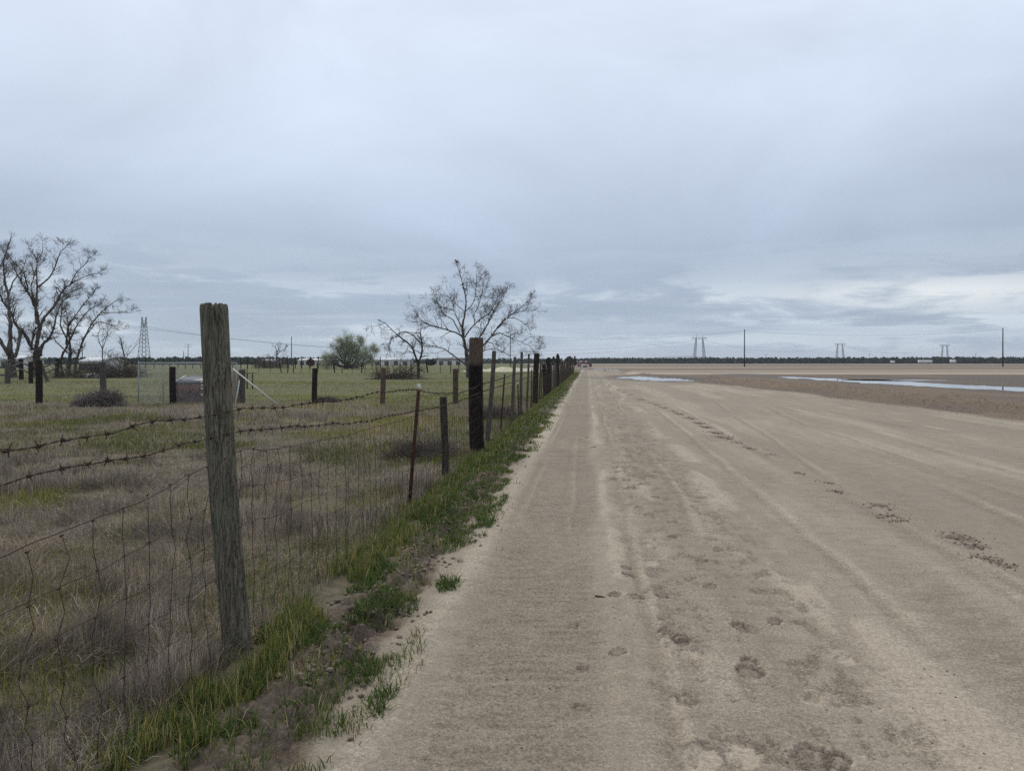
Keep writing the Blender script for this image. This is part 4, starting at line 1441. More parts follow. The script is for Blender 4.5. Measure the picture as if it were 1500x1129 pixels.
# small wooden stand behind
sx_, sy_ = base_at(366, 40.)
st_ = tag(empty('wooden_stand', (sx_, sy_, tz(sx_, sy_))), 'low grey wooden stand on the grass right of the grey post', 'stand')
for xx in (-.15, .15):
    MB().box(xx - .03, xx + .03, -.03, .03, -.05, .84).build('leg', M['post_grey'], st_)
MB().beam((-.3, 0, .86), (.32, 0, .90), .3, .035).build('top_board', M['post_grey'], st_)

# white ribbed tub in the weeds
b = MB()
n_ = 18
for k in range(9):
    x_ = -.62 + k * 1.24 / 8
    rr_ = .30 * (1 if k % 2 else .9) * (1 - .25 * abs(k - 4) / 4)
    ring = [(x_, rr_ * 1.25 * math.cos(t), rr_ * 1.7 * max(math.sin(t), -.05)) for t in np.linspace(0, math.pi, n_)]
    b.v.append(np.array(ring))
    if k:
        o_ = b.n - n_
        for j in range(n_ - 1):
            b.p.setdefault(4, []).append([o_ + j, o_ + j + 1, b.n + j + 1, b.n + j])
    b.n += n_
b.p.setdefault(n_, []).append(list(range(n_)))
b.p[n_].append(list(range(b.n - 1, b.n - n_ - 1, -1)))
tx_, ty_ = base_at(136, 66.)
tub = link('overturned_tub', b.mesh(), M['tub'], None, (tx_, ty_, tz(tx_, ty_)))
tag(tub, 'white ribbed overturned tub lying under the left bare trees', 'tub')

# corral rails by the left trees
cor = tag(empty('corral_fence', base_at(10, 52) + (0,)), 'old wooden corral fence with leaning posts below the left bare trees', 'fence')
cx0 = cor.location.x
prev = None
for k, (px_, pt, pb, w, mt, ln) in enumerate(((-8, 531, 562, 7, 'post_grey', 0), (11, 533, 562, 7, 'post_grey', 0), (31, 525, 556, 6, 'post_dark', 0), (45, 530, 562, 6, 'post_dark', 0),
                                             (70, 532, 559, 5, 'post_grey', -.5), (84, 525, 552, 6, 'post_dark', 0))):
    Y = F * HC / (pb - 530)
    x, y = base_at(px_, Y)
    o = link('post', post_mesh((pb - pt) * Y / F, w / 2 * Y / F, w / 2 * Y / F, (ln, 0), 200 + k, sides=10, rings=8), M[mt], cor)
    o.location = (x - cx0, y - 52, tz(x, y))
    top = np.array((x - cx0 + ln * .6, y - 52, (pb - pt) * Y / F * .8))
    if prev is not None:
        MB().beam(prev, top, .05, .11).build('rail', M['post_grey'], cor)
        MB().beam(prev - (0, 0, .55), top - (0, 0, .5), .05, .11).build('rail', M['post_grey'], cor)
    prev = top

# pasture cross fence
def far_fence(name, label, posts, Yd, wires, rmul=1., mats=('post_dark', 'post_grey', 'post_brown')):
    root = tag(empty(name, base_at(posts[0][0], Yd) + (0,)), label, 'fence')
    ox = root.location.x
    for k, (px_, h, w, ln) in enumerate(posts):
        x, y = base_at(px_, Yd)
        o = link('post', post_mesh(h, w / 2, w / 2, (ln, 0), 300 + k, sides=8, rings=5, bury=.1), M[mats[k % len(mats)]], root)
        o.location = (x - ox, 0, tz(x, y))
    x1 = base_at(posts[-1][0], Yd)[0] - ox
    for z in wires:
        t = np.linspace(0, x1, 60)
        MB().tube(np.stack([t, t * 0 - .08, z + .03 * np.sin(t * 2.1 + z * 9)], 1), .0045 * rmul, 4).build('wire', M['wire'], root)
    return root


far_fence('pasture_fence', 'wire fence with leaning posts crossing the far pasture before the pale green tree',
          [(362, 1.25, .1, 0), (379, 1.1, .07, 0), (396, 1.15, .07, 0), (412, 1.35, .13, -.15), (421, 1.85, .17, .28), (430, 1.3, .15, 0), (441, 1.2, .06, 0), (453, 1.1, .06, 0), (465, 1.35, .2, 0),
           (490, 1.4, .16, -.08), (501, 1.15, .12, 0), (516, 1.1, .06, 0), (530, 1.4, .16, 0), (535, 1.2, .08, 0), (552, 1.1, .07, 0), (568, 1.2, .1, 0), (585, 1.3, .1, .1), (602, 1.75, .2, 0), (627, 1.7, .2, -.3),
           (645, 1.2, .1, 0), (660, 1.2, .12, 0), (672, 1.25, .1, 0), (700, 1.2, .1, 0)], 96., (.4, .7, 1.0, 1.2), 1.6)
far_fence('stake_fence', 'long row of tall dark stakes in front of the orchard on the left horizon',
          [(px_ + rng.uniform(-1.5, 1.5), rng.uniform(2.3, 2.8), .22, 0) for px_ in np.arange(112, 560, 11.4)], 160., (.8, 1.4, 2.0), 2.2, ('post_dark',))

# ------------------------------------------------------------------ pale sand heaps beyond the fence
def mound(label, px_, Y, wx, wy, h, seed, mat):
    n = 26
    u = np.linspace(-1, 1, n)
    UX, UY = np.meshgrid(u, u)
    d = np.sqrt(UX ** 2 + UY ** 2)
    z = h * np.clip(1 - d, 0, 1) ** .8 * (.6 + .8 * fbm(UX * 2.3 + seed, UY * 2.3, 3, seed)) - .03
    v = np.stack([UX * wx, UY * wy, z], -1).reshape(-1, 3)
    i_ = np.arange(n * n).reshape(n, n)
    q = np.stack([i_[:-1, :-1], i_[:-1, 1:], i_[1:, 1:], i_[1:, :-1]], -1).reshape(-1, 4)
    x, y = base_at(px_, Y)
    return tag(link('sand_heap', mesh_np(v, [q], True), mat, None, (x, y, tz(x, y))), label, 'sand heap', 'pale sand heaps beyond the fence')


M['palesand'] = mat_noise('pale_sand', (.40, .35, .27), (.52, .46, .37), 2, rough=.95)
M['yellowsand'] = mat_noise('yellowish_sand', (.42, .38, .24), (.54, .50, .34), 2, rough=.95)
mound('pale flat sand heap just right of the thick black post', 722, 112., 3.2, 3., .5, 1, M['palesand'])
mound('yellowish sand heap between two leaning grey stakes', 737, 110., 2.6, 3., .85, 2, M['yellowsand'])
mound('pale sand heap behind the thin straight stakes', 757, 113., 2.8, 3., .6, 3, M['palesand'])
mound('pale sand heap left of the second black post', 774, 114., 2.6, 3., .6, 4, M['palesand'])
mound('pale sand heap partly hidden by the thick black post', 700, 114., 2.8, 3., .5, 5, M['palesand'])

# ------------------------------------------------------------------ distant farm buildings and trailers
def shed(name, label, px0, px1, Y, hw, hr, depth, cat='building', group=None, doors=2, roofmat='roof_grey', wallmat='wall_white'):
    x0, y0 = base_at(px0, Y)
    w = (px1 - px0) * Y / F
    root = tag(empty(name, (x0, y0, 0)), label, cat, group)
    b = MB()
    b.add([(0, 0, -.1), (w, 0, -.1), (w, depth, -.1), (0, depth, -.1), (0, 0, hw), (w, 0, hw), (w, depth, hw), (0, depth, hw), (0, depth / 2, hr), (w, depth / 2, hr)],
          [(0, 1, 5, 4), (2, 3, 7, 6), (1, 2, 6, 9, 5), (3, 0, 4, 8, 7)])
    b.build('wall', M[wallmat], root)
    for k, (ya, za, yb, zb) in enumerate(((-.4, hw - .1, depth / 2, hr + .06), (depth + .4, hw - .1, depth / 2, hr + .06))):
        b = MB()
        b.beam((w / 2, ya, za + .05), (w / 2, yb, zb), w + .8, .1)
        b.build('roof_slope', M[roofmat], root)
    for k in range(doors):
        xc = w * (k + .5) / doors
        MB().box(xc - 1.0, xc + 1.0, -.05, .02, 0, hw * .75).build('door', M['door_dark'], root)
    return root


GB = 'pale farm buildings on the left horizon'
shed('farm_building', 'long low pale farm building between the utility pole and pale green tree', 436, 498, 330., 2.2, 3.0, 12, group=GB, doors=5)
shed('farm_building', 'pale low building behind the small far bare tree', 382, 402, 320., 2.0, 2.7, 9, group=GB, doors=2)
shed('farm_building', 'pale low building seen through the broken tree', 546, 600, 330., 2.4, 3.3, 12, group=GB, doors=4)
shed('farm_building', 'white roofed building behind the bushy left tree', 116, 146, 130., 1.6, 2.3, 8, group=GB, doors=2)
shed('farm_building', 'white roofed building at the far left behind the edge tree', 0, 30, 180., 2.2, 3.1, 9, group=GB, doors=2)
shed('farm_building', 'long brownish building left of the pale sand heaps', 640, 690, 340., 2.6, 3.4, 10, group=GB, doors=4, roofmat='door_dark')


def trailer(label, px0, px1, Y, h, group):
    x0, y0 = base_at(px0, Y)
    w = (px1 - px0) * Y / F
    root = tag(empty('trailer', (x0, y0, 0)), label, 'trailer', group)
    MB().box(0, w, 0, 2.5, .7, h).build('body', M['tub'], root)
    MB().box(.2, w - .2, .1, 2.4, .45, .695).build('chassis', M['door_dark'], root)
    for f_ in (.2, .8):
        b = MB()
        b.tube([(w * f_, -.02, .4), (w * f_, .25, .4)], .4, 12)
        b.build('wheel', M['tyre'], root)
    return root


GT = 'white trailers before the orchard on the right'
trailer('long white trailer before the orchard left of the last pylon', 1347, 1366, 560., 3.0, GT)
trailer('short tall white trailer nearest the tall black pole', 1394, 1400.5, 560., 3.3, GT)
trailer('smallest white trailer, leftmost of three before the orchard', 1307, 1311, 560., 2.4, GT)


def pickup(label, px_, Y, paint, yaw=0.):
    x, y = base_at(px_, Y)
    root = tag(empty('pickup_truck', (x, y, tz(x, y))), label, 'truck', 'red vehicles at the end of the road')
    root.rotation_euler = (0, 0, yaw)
    b = MB()      # front faces -Y
    prof = [(-2.5, .45), (-2.55, .95), (-1.2, 1.08), (2.5, 1.08), (2.55, .5)]
    v = [(sx * .95, a, z) for sx in (-1, 1) for a, z in prof]
    b.add(v, [(0, 1, 2, 3, 4), (9, 8, 7, 6, 5), (0, 5, 6, 1), (1, 6, 7, 2), (2, 7, 8, 3), (3, 8, 9, 4), (4, 9, 5, 0)])
    b.build('body', paint, root)
    b = MB()
    prof = [(-1.25, 1.07), (-.55, 1.72), (.75, 1.74), (.95, 1.07)]
    v = [(sx * (.88 if z < 1.2 else .74), a, z) for sx in (-1, 1) for a, z in prof]
    b.add(v, [(0, 1, 2, 3), (7, 6, 5, 4), (0, 4, 5, 1), (1, 5, 6, 2), (2, 6, 7, 3)])
    b.build('cab', paint, root)
    b = MB()
    b.add([(-.78, -1.2, 1.13), (.78, -1.2, 1.13), (.66, -.60, 1.69), (-.66, -.60, 1.69)], [(0, 1, 2, 3)])
    v = b.v[0].copy() + np.array((0, -.03, .012))
    MB().add(np.concatenate([v, v + (0, .02, 0)]), [(0, 1, 2, 3), (0, 4, 5, 1), (1, 5, 6, 2), (2, 6, 7, 3), (3, 7, 4, 0)]).build('windscreen', M['glass'], root)
    MB().box(-.6, .6, -2.60, -2.545, .62, .88).build('grille', M['tub'], root)
    MB().box(-.95, .95, -2.66, -2.56, .40, .58).build('bumper', M['tub'], root)
    for sx in (-1, 1):
        MB().box(sx * .78 - .13, sx * .78 + .13, -2.59, -2.54, .70, .90).build('headlight', M['tub'], root)
        for yy in (-1.6, 1.6):
            w_ = MB().tube([(sx * .74, yy, .38), (sx * .97, yy, .38)], .38, 14).build('wheel', M['tyre'], root)
    return root


pickup('small red pickup truck with pale front at the far end of the road', 853, 200., M['red_paint'], .08)
pickup('dark maroon vehicle right beside the red pickup at road end', 860.5, 206., M['darkred_paint'], -.25)


# ------------------------------------------------------------------ utility poles, towers and cables
def upole(label, px_, Y, h, arms=1, r=.14, aw=1.6, group='wooden utility poles'):
    x, y = base_at(px_, Y)
    root = tag(empty('utility_pole', (x, y, tz(x, y))), label, 'utility pole', group)
    MB().tube([(0, 0, -.3), (0, 0, h * .5), (.02, 0, h)], [r, r * .85, r * .65], 10).build('shaft', M['pole'], root, True)
    for k in range(arms):
        z = h - .35 - 1.1 * k
        MB().box(-aw / 2, aw / 2, -.16, -.09, z - .06, z + .06).build('crossarm', M['pole'], root)
        for xx in (-aw * .46, -aw * .2, aw * .2, aw * .46):
            MB().tube([(xx, -.125, z + .06), (xx, -.125, z + .14), (xx, -.125, z + .22)], [.02, .055, .03], 6).build('insulator', M['steel'], root)
    return root


GU = 'wooden utility poles'
upole('dark slender utility pole standing in the field right of the first pylon', 1090.5, 223., 11.7, 0, .19)
upole('tall black utility pole near the right picture edge', 1469, 217., 11.9, 0, .2)
upole('thin utility pole right of the foreground post near the small bare tree', 427, 250., 10.4, 0, .17)
upole('utility pole with two cross arms left of the foreground post', 275.5, 385., 11.2, 2, .2, 4.4)
upole('short plain pole beside the one with cross arms', 269, 300., 6.0, 0, .16)
upole('thin pole seen under the right boughs of the large bare tree', 747.5, 230., 10.6, 0, .15)
upole('plain pole behind the bushy left tree', 120.5, 240., 9.5, 0, .15)
upole('tiny far pole right of the dark slender pole', 1122, 640., 8.5, 1, .18, 3.5)
upole('tiny far pole between the second and third pylon', 1274, 640., 9., 1, .18, 3.)
upole('tiny far pole right of the third pylon', 1429, 640., 9., 1, .18, 3.)


def lat_leg(b, a0, a1, w0, w1, n, t=.22):
    """a square lattice leg between two points"""
    a0, a1 = np.array(a0, float), np.array(a1, float)
    cs_ = [(-1, -1), (1, -1), (1, 1), (-1, 1)]
    pts = []
    for k in range(n + 1):
        f_ = k / n
        c = a0 + (a1 - a0) * f_
        w = w0 + (w1 - w0) * f_
        pts.append([c + np.array((sx * w / 2, sy * w / 2, 0)) for sx, sy in cs_])
    for j in range(4):
        b.beam(pts[0][j], pts[-1][j], t, t)
    for k in range(n):
        for j in range(4):
            b.beam(pts[k][j], pts[k + 1][(j + 1) % 4], t * .6, t * .6)
            if k:
                b.beam(pts[k][j], pts[k][(j + 1) % 4], t * .6, t * .6)


PYL = []


def pylon(label, px_, Y, H):
    x, y = base_at(px_, Y)
    root = tag(empty('transmission_pylon', (x, y, 0)), label, 'pylon', 'twin-legged pylons on the horizon')
    root.rotation_euler = (0, 0, .12)
    for sx in (-1, 1):
        b = MB()
        lat_leg(b, (sx * 8.4, 0, 0), (sx * 5.0, 0, H * .93), 3.6, 1.6, 9, .36)
        b.build('leg', M['steel'], root)
        MB().tube([(sx * 4.8, 0, H * .93), (sx * 4.4, 0, H * 1.06)], .22, 4).build('peak', M['steel'], root)
    b = MB()
    zt = H * .93
    for yy in (-.8, .8):
        b.beam((-12.5, yy, zt), (12.5, yy, zt), .4, .4)
        b.beam((-10, yy, zt + 1.7), (10, yy, zt + 1.7), .3, .3)
    for k in range(10):
        b.beam((-12.5 + 2.5 * k, -.8, zt), (-10 + 2.5 * k, .8, zt + (1.7 if 0 < k < 9 else 0)), .3, .3)
    for sx in (-1, 1):
        b.beam((sx * 12.5, 0, zt), (sx * 10, 0, zt + 1.7), .4, .4)
    b.build('crossbeam', M['steel'], root)
    for xx in (-9.5, 0, 9.5):
        MB().tube([(xx - 1.2, 0, zt), (xx, 0, zt - 3.2), (xx + .01, 0, zt - 3.3)], .13, 4).build('insulator_string', M['cable'], root)
        MB().tube([(xx + 1.2, 0, zt), (xx, 0, zt - 3.2), (xx + .01, 0, zt - 3.3)], .13, 4).build('insulator_string', M['steel'], root)
    PYL.append((x, y, zt - 3.3))
    return root


pylon('largest twin-legged pylon, left of the dark slender utility pole', 1024.5, 1080., 40.)
pylon('middle one of the three twin-legged pylons on the right horizon', 1230.5, 1450., 40.)
pylon('twin-legged pylon nearest the tall black pole at the right', 1384, 1560., 40.)

lx, ly = base_at(211, 640.)
tw = tag(empty('lattice_tower', (lx, ly, 0)), 'tall narrow lattice power tower on the horizon left of the foreground post', 'pylon')
b = MB()
lat_leg(b, (0, 0, 0), (0, 0, 33.), 8.2, 3.4, 9, .34)
b.build('body', M['steel'], tw)
for sx in (-1, 1):
    b = MB()
    lat_leg(b, (sx * 1.1, 0, 33.), (sx * 1.9, 0, 42.), 1.6, .5, 4, .22)
    b.build('peak', M['steel'], tw)
b = MB()
for z in (33., 36.):
    b.beam((-3.4, 0, z), (3.4, 0, z), .35, .35)
    b.beam((-3.4, 0, z), (0, 0, z + 2.2), .2, .2)
    b.beam((3.4, 0, z), (0, 0, z + 2.2), .2, .2)
b.build('crossarm', M['steel'], tw)


def cable(label, a, b_, sag, r):
    a, b_ = np.array(a, float), np.array(b_, float)
    t = np.linspace(0, 1, 48)[:, None]
    p = a + (b_ - a) * t
    p[:, 2] -= (4 * sag * t * (1 - t))[:, 0]
    o = MB().tube(p - a, r, 4).build('power_cable', M['cable'], None)
    o.location = a
    return tag(o, label, 'cable', 'overhead power cables')


cable('upper power cable sagging right from the lattice tower', (lx + 3, ly, 33.), W3(650, 508, 900.), 9, .10)
cable('lower power cable sagging right from the lattice tower', (lx + 3, ly, 31.), W3(900, 515, 1000.), 12, .10)
cable('power cable running left from the lattice tower behind the trees', (lx - 3, ly, 33.), W3(-60, 478, 500.), 6, .09)
cable('power cable from the largest pylon towards the left', (PYL[0][0] - 9, PYL[0][1], PYL[0][2]), W3(560, 503, 1000.), 13, .11)
cable('power cable between the largest and middle pylon', (PYL[0][0] + 9, PYL[0][1], PYL[0][2]), (PYL[1][0] - 9, PYL[1][1], PYL[1][2]), 14, .11)
cable('power cable between the middle and right pylon', (PYL[1][0] + 9, PYL[1][1], PYL[1][2]), (PYL[2][0] - 9, PYL[2][1], PYL[2][2]), 14, .12)
pa, pb = base_at(1090.5, 223.), base_at(1469, 217.)
cable('cable strung between the two dark poles in the field', (pa[0], pa[1], 11.2), (pb[0], pb[1], 11.4), 1.6, .02)
cable('cable running left from the dark slender pole over the road', (pa[0], pa[1], 11.2), (base_at(747.5, 230.)[0], 230., 10.3), 1.8, .02)


# ------------------------------------------------------------------ orchards on the horizon
def orchard(name, label, x0, x1, Y0, rows, spacing, h, seed, cols, mat='leaf', per=26, skew=0.):
    r = np.random.default_rng(seed)
    xs = []
    for k in range(rows):
        n = int((x1 - x0) / spacing)
        xx = x0 + (np.arange(n) + r.random(n) * .5) * spacing
        xs.append(np.stack([xx, np.full(n, Y0 + k * 9.) + skew * xx + r.normal(size=n) * 1.2], 1))
    T = np.concatenate(xs)
    n = len(T)
    hh = h * (.88 + .16 * r.random(n)) * (.92 + .16 * fbm(T[:, 0] / 60., T[:, 1] / 60., 2, seed))
    idx = np.repeat(np.arange(n), per)
    t = r.random(len(idx))
    rad = spacing * .68 * np.sqrt(np.clip(1 - (1.9 * t - .85) ** 2, .1, 1)) * np.sqrt(r.random(len(idx)))
    th = r.random(len(idx)) * 6.283
    c = np.stack([T[idx, 0] + rad * np.cos(th), T[idx, 1] + rad * np.sin(th), hh[idx] * (.02 + .9 * t)], 1)
    a = r.normal(size=(len(idx), 3))
    a /= np.linalg.norm(a, axis=1, keepdims=True)
    b_ = np.cross(a, r.normal(size=(len(idx), 3)))
    b_ /= np.linalg.norm(b_, axis=1, keepdims=True)
    s = h * .24 * r.uniform(.6, 1.4, (len(idx), 1))
    v = np.stack([c - a * s, c + b_ * s * .7, c + a * s, c - b_ * s * .7], 1).reshape(-1, 3)
    me = mesh_np(v, [np.arange(len(v)).reshape(-1, 4)])
    cc = np.array(cols)[r.integers(0, len(cols), len(idx))] * r.uniform(.8, 1.2, (len(idx), 1))
    set_col(me, 'Col', np.repeat(cc, 4, 0))
    return tag(link(name, me, M[mat]), label, 'orchard', kind='stuff')


ORC = [(.034, .048, .032), (.042, .057, .037), (.026, .038, .027)]
orchard('orchard', 'dark green orchard along the right horizon beyond the field', 70, 800, 700., 4, 4.2, 5.4, 1, ORC, per=34, skew=-.30)
orchard('orchard', 'dark green orchard along the left horizon behind the stakes', -330, -95, 400., 4, 4.2, 4.2, 2, ORC, per=30)
orchard('orchard', 'thin far green belt behind the farm buildings', -95, 75, 620., 3, 4.6, 4.6, 3, ORC, per=26)

# ------------------------------------------------------------------ grass
GRASS = {'dry': np.array([(.255, .212, .18), (.20, .165, .142), (.34, .285, .235), (.13, .105, .092)]),
         'straw': np.array([(.40, .32, .19), (.33, .265, .16), (.47, .385, .24)]),
         'green': np.array([(.11, .128, .03), (.14, .155, .04), (.09, .11, .028)]),
         'yellow': np.array([(.27, .24, .06), (.33, .29, .085), (.22, .205, .052)]),
         'fresh': np.array([(.075, .12, .03), (.10, .145, .038), (.06, .10, .028), (.16, .18, .05)])}


def pick(kind_idx, names, r):
    out = np.zeros((len(kind_idx), 3))
    for k, nm in enumerate(names):
        m_ = kind_idx == k
        c = GRASS[nm]
        out[m_] = c[r.integers(0, len(c), m_.sum())]
    return out * r.uniform(.75, 1.25, (len(kind_idx), 1))


def blades(x, y, z, hgt, wid, lean, col, r, flat=None, yaw=None):
    """one three-segment blade at every point -> verts, quads, tris, colours"""
    n = len(x)
    yaw = r.random(n) * 6.283 if yaw is None else yaw
    fa = r.random(n) * 6.283
    base = np.stack([x, y, z - .01], 1)
    up = np.stack([np.cos(yaw) * lean, np.sin(yaw) * lean, np.sqrt(np.clip(1 - lean ** 2, .02, 1))], 1)
    side = np.stack([np.cos(fa), np.sin(fa), np.zeros(n)], 1) * wid[:, None] / 2
    mid = base + up * (hgt * .55)[:, None]
    up2 = up + np.stack([np.cos(yaw) * lean * .9, np.sin(yaw) * lean * .9, -lean * .7], 1)
    up2 /= np.linalg.norm(up2, axis=1, keepdims=True)
    tip = mid + up2 * (hgt * .45)[:, None]
    if y.size and y.min() > 12.9:
        v = np.stack([base - side, base + side, tip], 1)
        return v.reshape(-1, 3), np.zeros((0, 4), int), np.arange(n)[:, None] * 3 + np.array([[0, 1, 2]]), np.repeat(col, 3, 0)
    v = np.stack([base - side, base + side, mid + side * .75, mid - side * .75, tip], 1)
    v[:, :, 2] = np.maximum(v[:, :, 2], z[:, None] - .012)
    i = np.arange(n)[:, None] * 5
    q = i + np.array([[0, 1, 2, 3]])
    t = i + np.array([[3, 2, 4]])
    c = np.repeat(col, 5, 0)
    return v.reshape(-1, 3), q, t, c


def grass_object(name, label, parts, cat='grass'):
    vs, qs, ts, cs_, n = [], [], [], [], 0
    for v, q, t, c in parts:
        vs.append(v)
        qs.append(q + n)
        ts.append(t + n)
        cs_.append(c)
        n += len(v)
    me = mesh_np(np.concatenate(vs), [np.concatenate(qs), np.concatenate(ts)])
    set_col(me, 'Col', np.concatenate(cs_))
    return tag(link(name, me, M['grass']), label, cat, kind='stuff')


gr = np.random.default_rng(77)
parts_dry, parts_green = [], []
bands = [(1.2, 2.6, 26000), (2.6, 4.0, 54000), (4.0, 5.8, 54000), (5.8, 8.5, 54000), (8.5, 13, 50000), (13, 20, 66000), (20, 32, 60000), (32, 55, 50000), (55, 100, 34000), (100, 170, 14000)]
for (ya, yb, n) in bands:
    y = np.sqrt(gr.uniform(ya ** 2, yb ** 2, n))
    xl, xr = -.86 * y - 1.2, S_FENCE + SLOPE * y + .1
    x = xl + (xr - xl) * gr.random(n)
    z = terrain(x, y)
    lod = np.maximum(1., y / 5.)
    # patches
    p1 = fbm(x * .75, y * .55, 3, 101)
    p2 = fbm(x * .33 + 8, y * .45 + 3, 3, 102)
    p3 = fbm(x * 1.9, y * 1.9, 3, 103)
    farg = sstep(24, 29, y)
    grey_far = sstep(.53, .62, fbm(x * .07, y * .16, 3, 104))
    green_p = np.clip(.36 + 3.2 * (p1 - .5) + .9 * (p3 - .5), .04, .9)
    band_dry = np.exp(-((y - 11.) / 4.) ** 2) * .25 + np.exp(-((y - 20.) / 3.) ** 2) * .2
    green_p = np.clip(green_p - band_dry, .03, 1)
    green_p = green_p * (1 - farg) + farg * (.9 - .6 * grey_far)
    nf = (1 - sstep(.9, 1.9, S_FENCE + SLOPE * y - x)) * (1 - sstep(4.5, 7., y))
    green_p = green_p * (1 - .72 * nf)
    isg = gr.random(n) < green_p
    # dry stalks
    d_ = ~isg
    k = np.where(gr.random(n) < .13 + .3 * sstep(.55, .7, p2), 1, 0)
    col = pick(k, ('dry', 'straw'), gr)
    mat_flat = sstep(.50, .58, fbm(x * 1.1 + 3, y * 1.1, 3, 106)) * (y < 14)
    lean = np.clip(np.abs(gr.normal(size=n)) * .22 + mat_flat * gr.uniform(.4, .95, n), 0, .97)
    tall = .35 + 1.25 * sstep(.35, .68, p3) * (.5 + p2)
    hgt = gr.uniform(.045, .17, n) * tall * np.where(y < 5, .8, 1) * np.where(y > 24, .6, 1)
    col = col * (.62 + .75 * sstep(.3, .7, fbm(x * 3.1, y * 3.1, 3, 108)))[:, None]
    wid = gr.uniform(.0016, .0034, n) * lod
    nearf = (s_ := x - SLOPE * y) > S_FENCE - .25
    parts_dry.append(blades(x[d_], y[d_], z[d_], hgt[d_], wid[d_], lean[d_], col[d_], gr))
    k = np.where(gr.random(n) < np.clip(.38 + 2.4 * (p2 - .5), .08, .9), 1, 0)
    col = pick(k, ('green', 'yellow'), gr)
    hgt = gr.uniform(.035, .105, n) * (.6 + .8 * p1) * np.where(y > 24, .62, 1) * (1 + .5 * np.minimum(lod - 1, .5))
    wid = gr.uniform(.0022, .0045, n) * lod
    lean = np.clip(np.abs(gr.normal(size=n)) * .3, 0, .9)
    parts_green.append(blades(x[isg], y[isg], z[isg], hgt[isg], wid[isg], lean[isg], col[isg], gr))
# tangled dead stems lying over each other
for (ya, yb, n) in ((1.3, 3, 9000), (3, 5, 12000), (5, 9, 13000), (9, 13, 7000), (13, 26, 11000)):
    y = np.sqrt(gr.uniform(ya ** 2, yb ** 2, n))
    xl, xr = -.86 * y - 1.2, S_FENCE + SLOPE * y + .12
    x = xl + (xr - xl) * gr.random(n)
    k = fbm(x * .9 + 5, y * .8, 3, 131) > .49
    x, y = x[k], y[k]
    m = len(x)
    lod = np.maximum(1., y / 5.)
    col = pick(np.where(gr.random(m) < .16, 1, 0), ('dry', 'straw'), gr) * gr.choice([.3, .6, .9, 1.2], (m, 1))
    yaw = 6.283 * fbm(x * .8, y * .8, 2, 133) * 1.6 + gr.normal(size=m) * .8
    parts_dry.append(blades(x, y, terrain(x, y) + gr.uniform(.0, .07, m), gr.uniform(.09, .25, m), gr.uniform(.002, .0034, m) * lod, gr.uniform(.72, .985, m), col, gr, yaw=yaw))
grass_object('dry_grass', 'grey and straw coloured dry grass stalks covering the pasture', parts_dry)
grass_object('pasture_grass', 'short olive green grass growing through the pasture', parts_green)

# fresh green verge between fence and sand
pv = []
for (ya, yb, n) in ((1.6, 3.2, 9000), (3.2, 5.5, 12000), (5.5, 9, 12000)):
    y = gr.uniform(ya, yb, n)
    s = gr.uniform(-1.55, -.86, n)
    w_ = fbm(s * 5.5, y * 3.2, 3, 150)
    k = w_ > .56 + .05 * sstep(-1.2, -.9, s)
    x, y, s, w_ = (s + SLOPE * y)[k], y[k], s[k], w_[k]
    m = len(x)
    col = pick(np.zeros(m, int), ('fresh',), gr) * .85
    pv.append(blades(x, y, terrain(x, y), gr.uniform(.02, .075, m) * (.5 + 5 * (w_ - .5)), gr.uniform(.004, .010, m), gr.uniform(.25, .95, m), col, gr))
for (ya, yb, n) in ((1.4, 2.8, 9000), (2.8, 4.6, 15000), (4.6, 7.5, 17000), (7.5, 12, 17000), (12, 20, 14000), (20, 40, 12000), (40, 100, 9000)):
    y = gr.uniform(ya, yb, n)
    dense = sstep(5.0, 8.5, y)
    u = gr.random(n)
    # tufts: main row by the fence, thinner outer row on the sand
    s_main = -1.63 + .10 * gr.normal(size=n)
    s_bank = gr.uniform(-1.72, -.98, n)
    s_out = -1.03 + .11 * gr.normal(size=n)
    s = np.where(u < .42 - .2 * dense, s_main, np.where(u < .78 + .1 * dense, s_bank, s_out))
    tuft = fbm(s * 4.5, y * 2.6, 3, 120)
    keep = np.where(s > -1.12, tuft > .58 - .08 * dense, np.where(s > -1.45, tuft > .555 - .3 * dense, tuft > .39 - .2 * dense))
    keep &= ~((np.abs(y - 3.42) < .27) & (s < -1.60))
    keep &= gr.random(n) < np.where(s > -1.45, .6 + .4 * dense, 1)
    x = s + SLOPE * y
    s, x, y, tuft, dense = s[keep], x[keep], y[keep], tuft[keep], dense[keep]
    z = terrain(x, y)
    lod = np.maximum(1., y / 5.)
    hgt = gr.uniform(.05, .16, len(x)) * (.5 + 1.0 * np.clip(tuft, .2, .8)) * np.where(s < -1.42, .85, np.where(s > -1.15, .5, .6))
    hgt *= 1 - .1 * dense
    lean = np.clip(np.abs(gr.normal(size=len(x))) * .32 + np.where(s > -1.4, .12, 0), 0, .9)
    wid = gr.uniform(.0032, .0068, len(x)) * lod
    k = np.where(gr.random(len(x)) < np.where(s < -1.42, .36, .12) * (1 - .5 * dense), 1, 0)
    k = np.where(gr.random(len(x)) < .10, 2, k)
    col = pick(k, ('fresh', 'yellow', 'straw'), gr)
    pv.append(blades(x, y, z, hgt, wid, lean, col, gr))
grass_object('verge_grass', 'fresh green grass tufts between the fence and the sand road', pv)

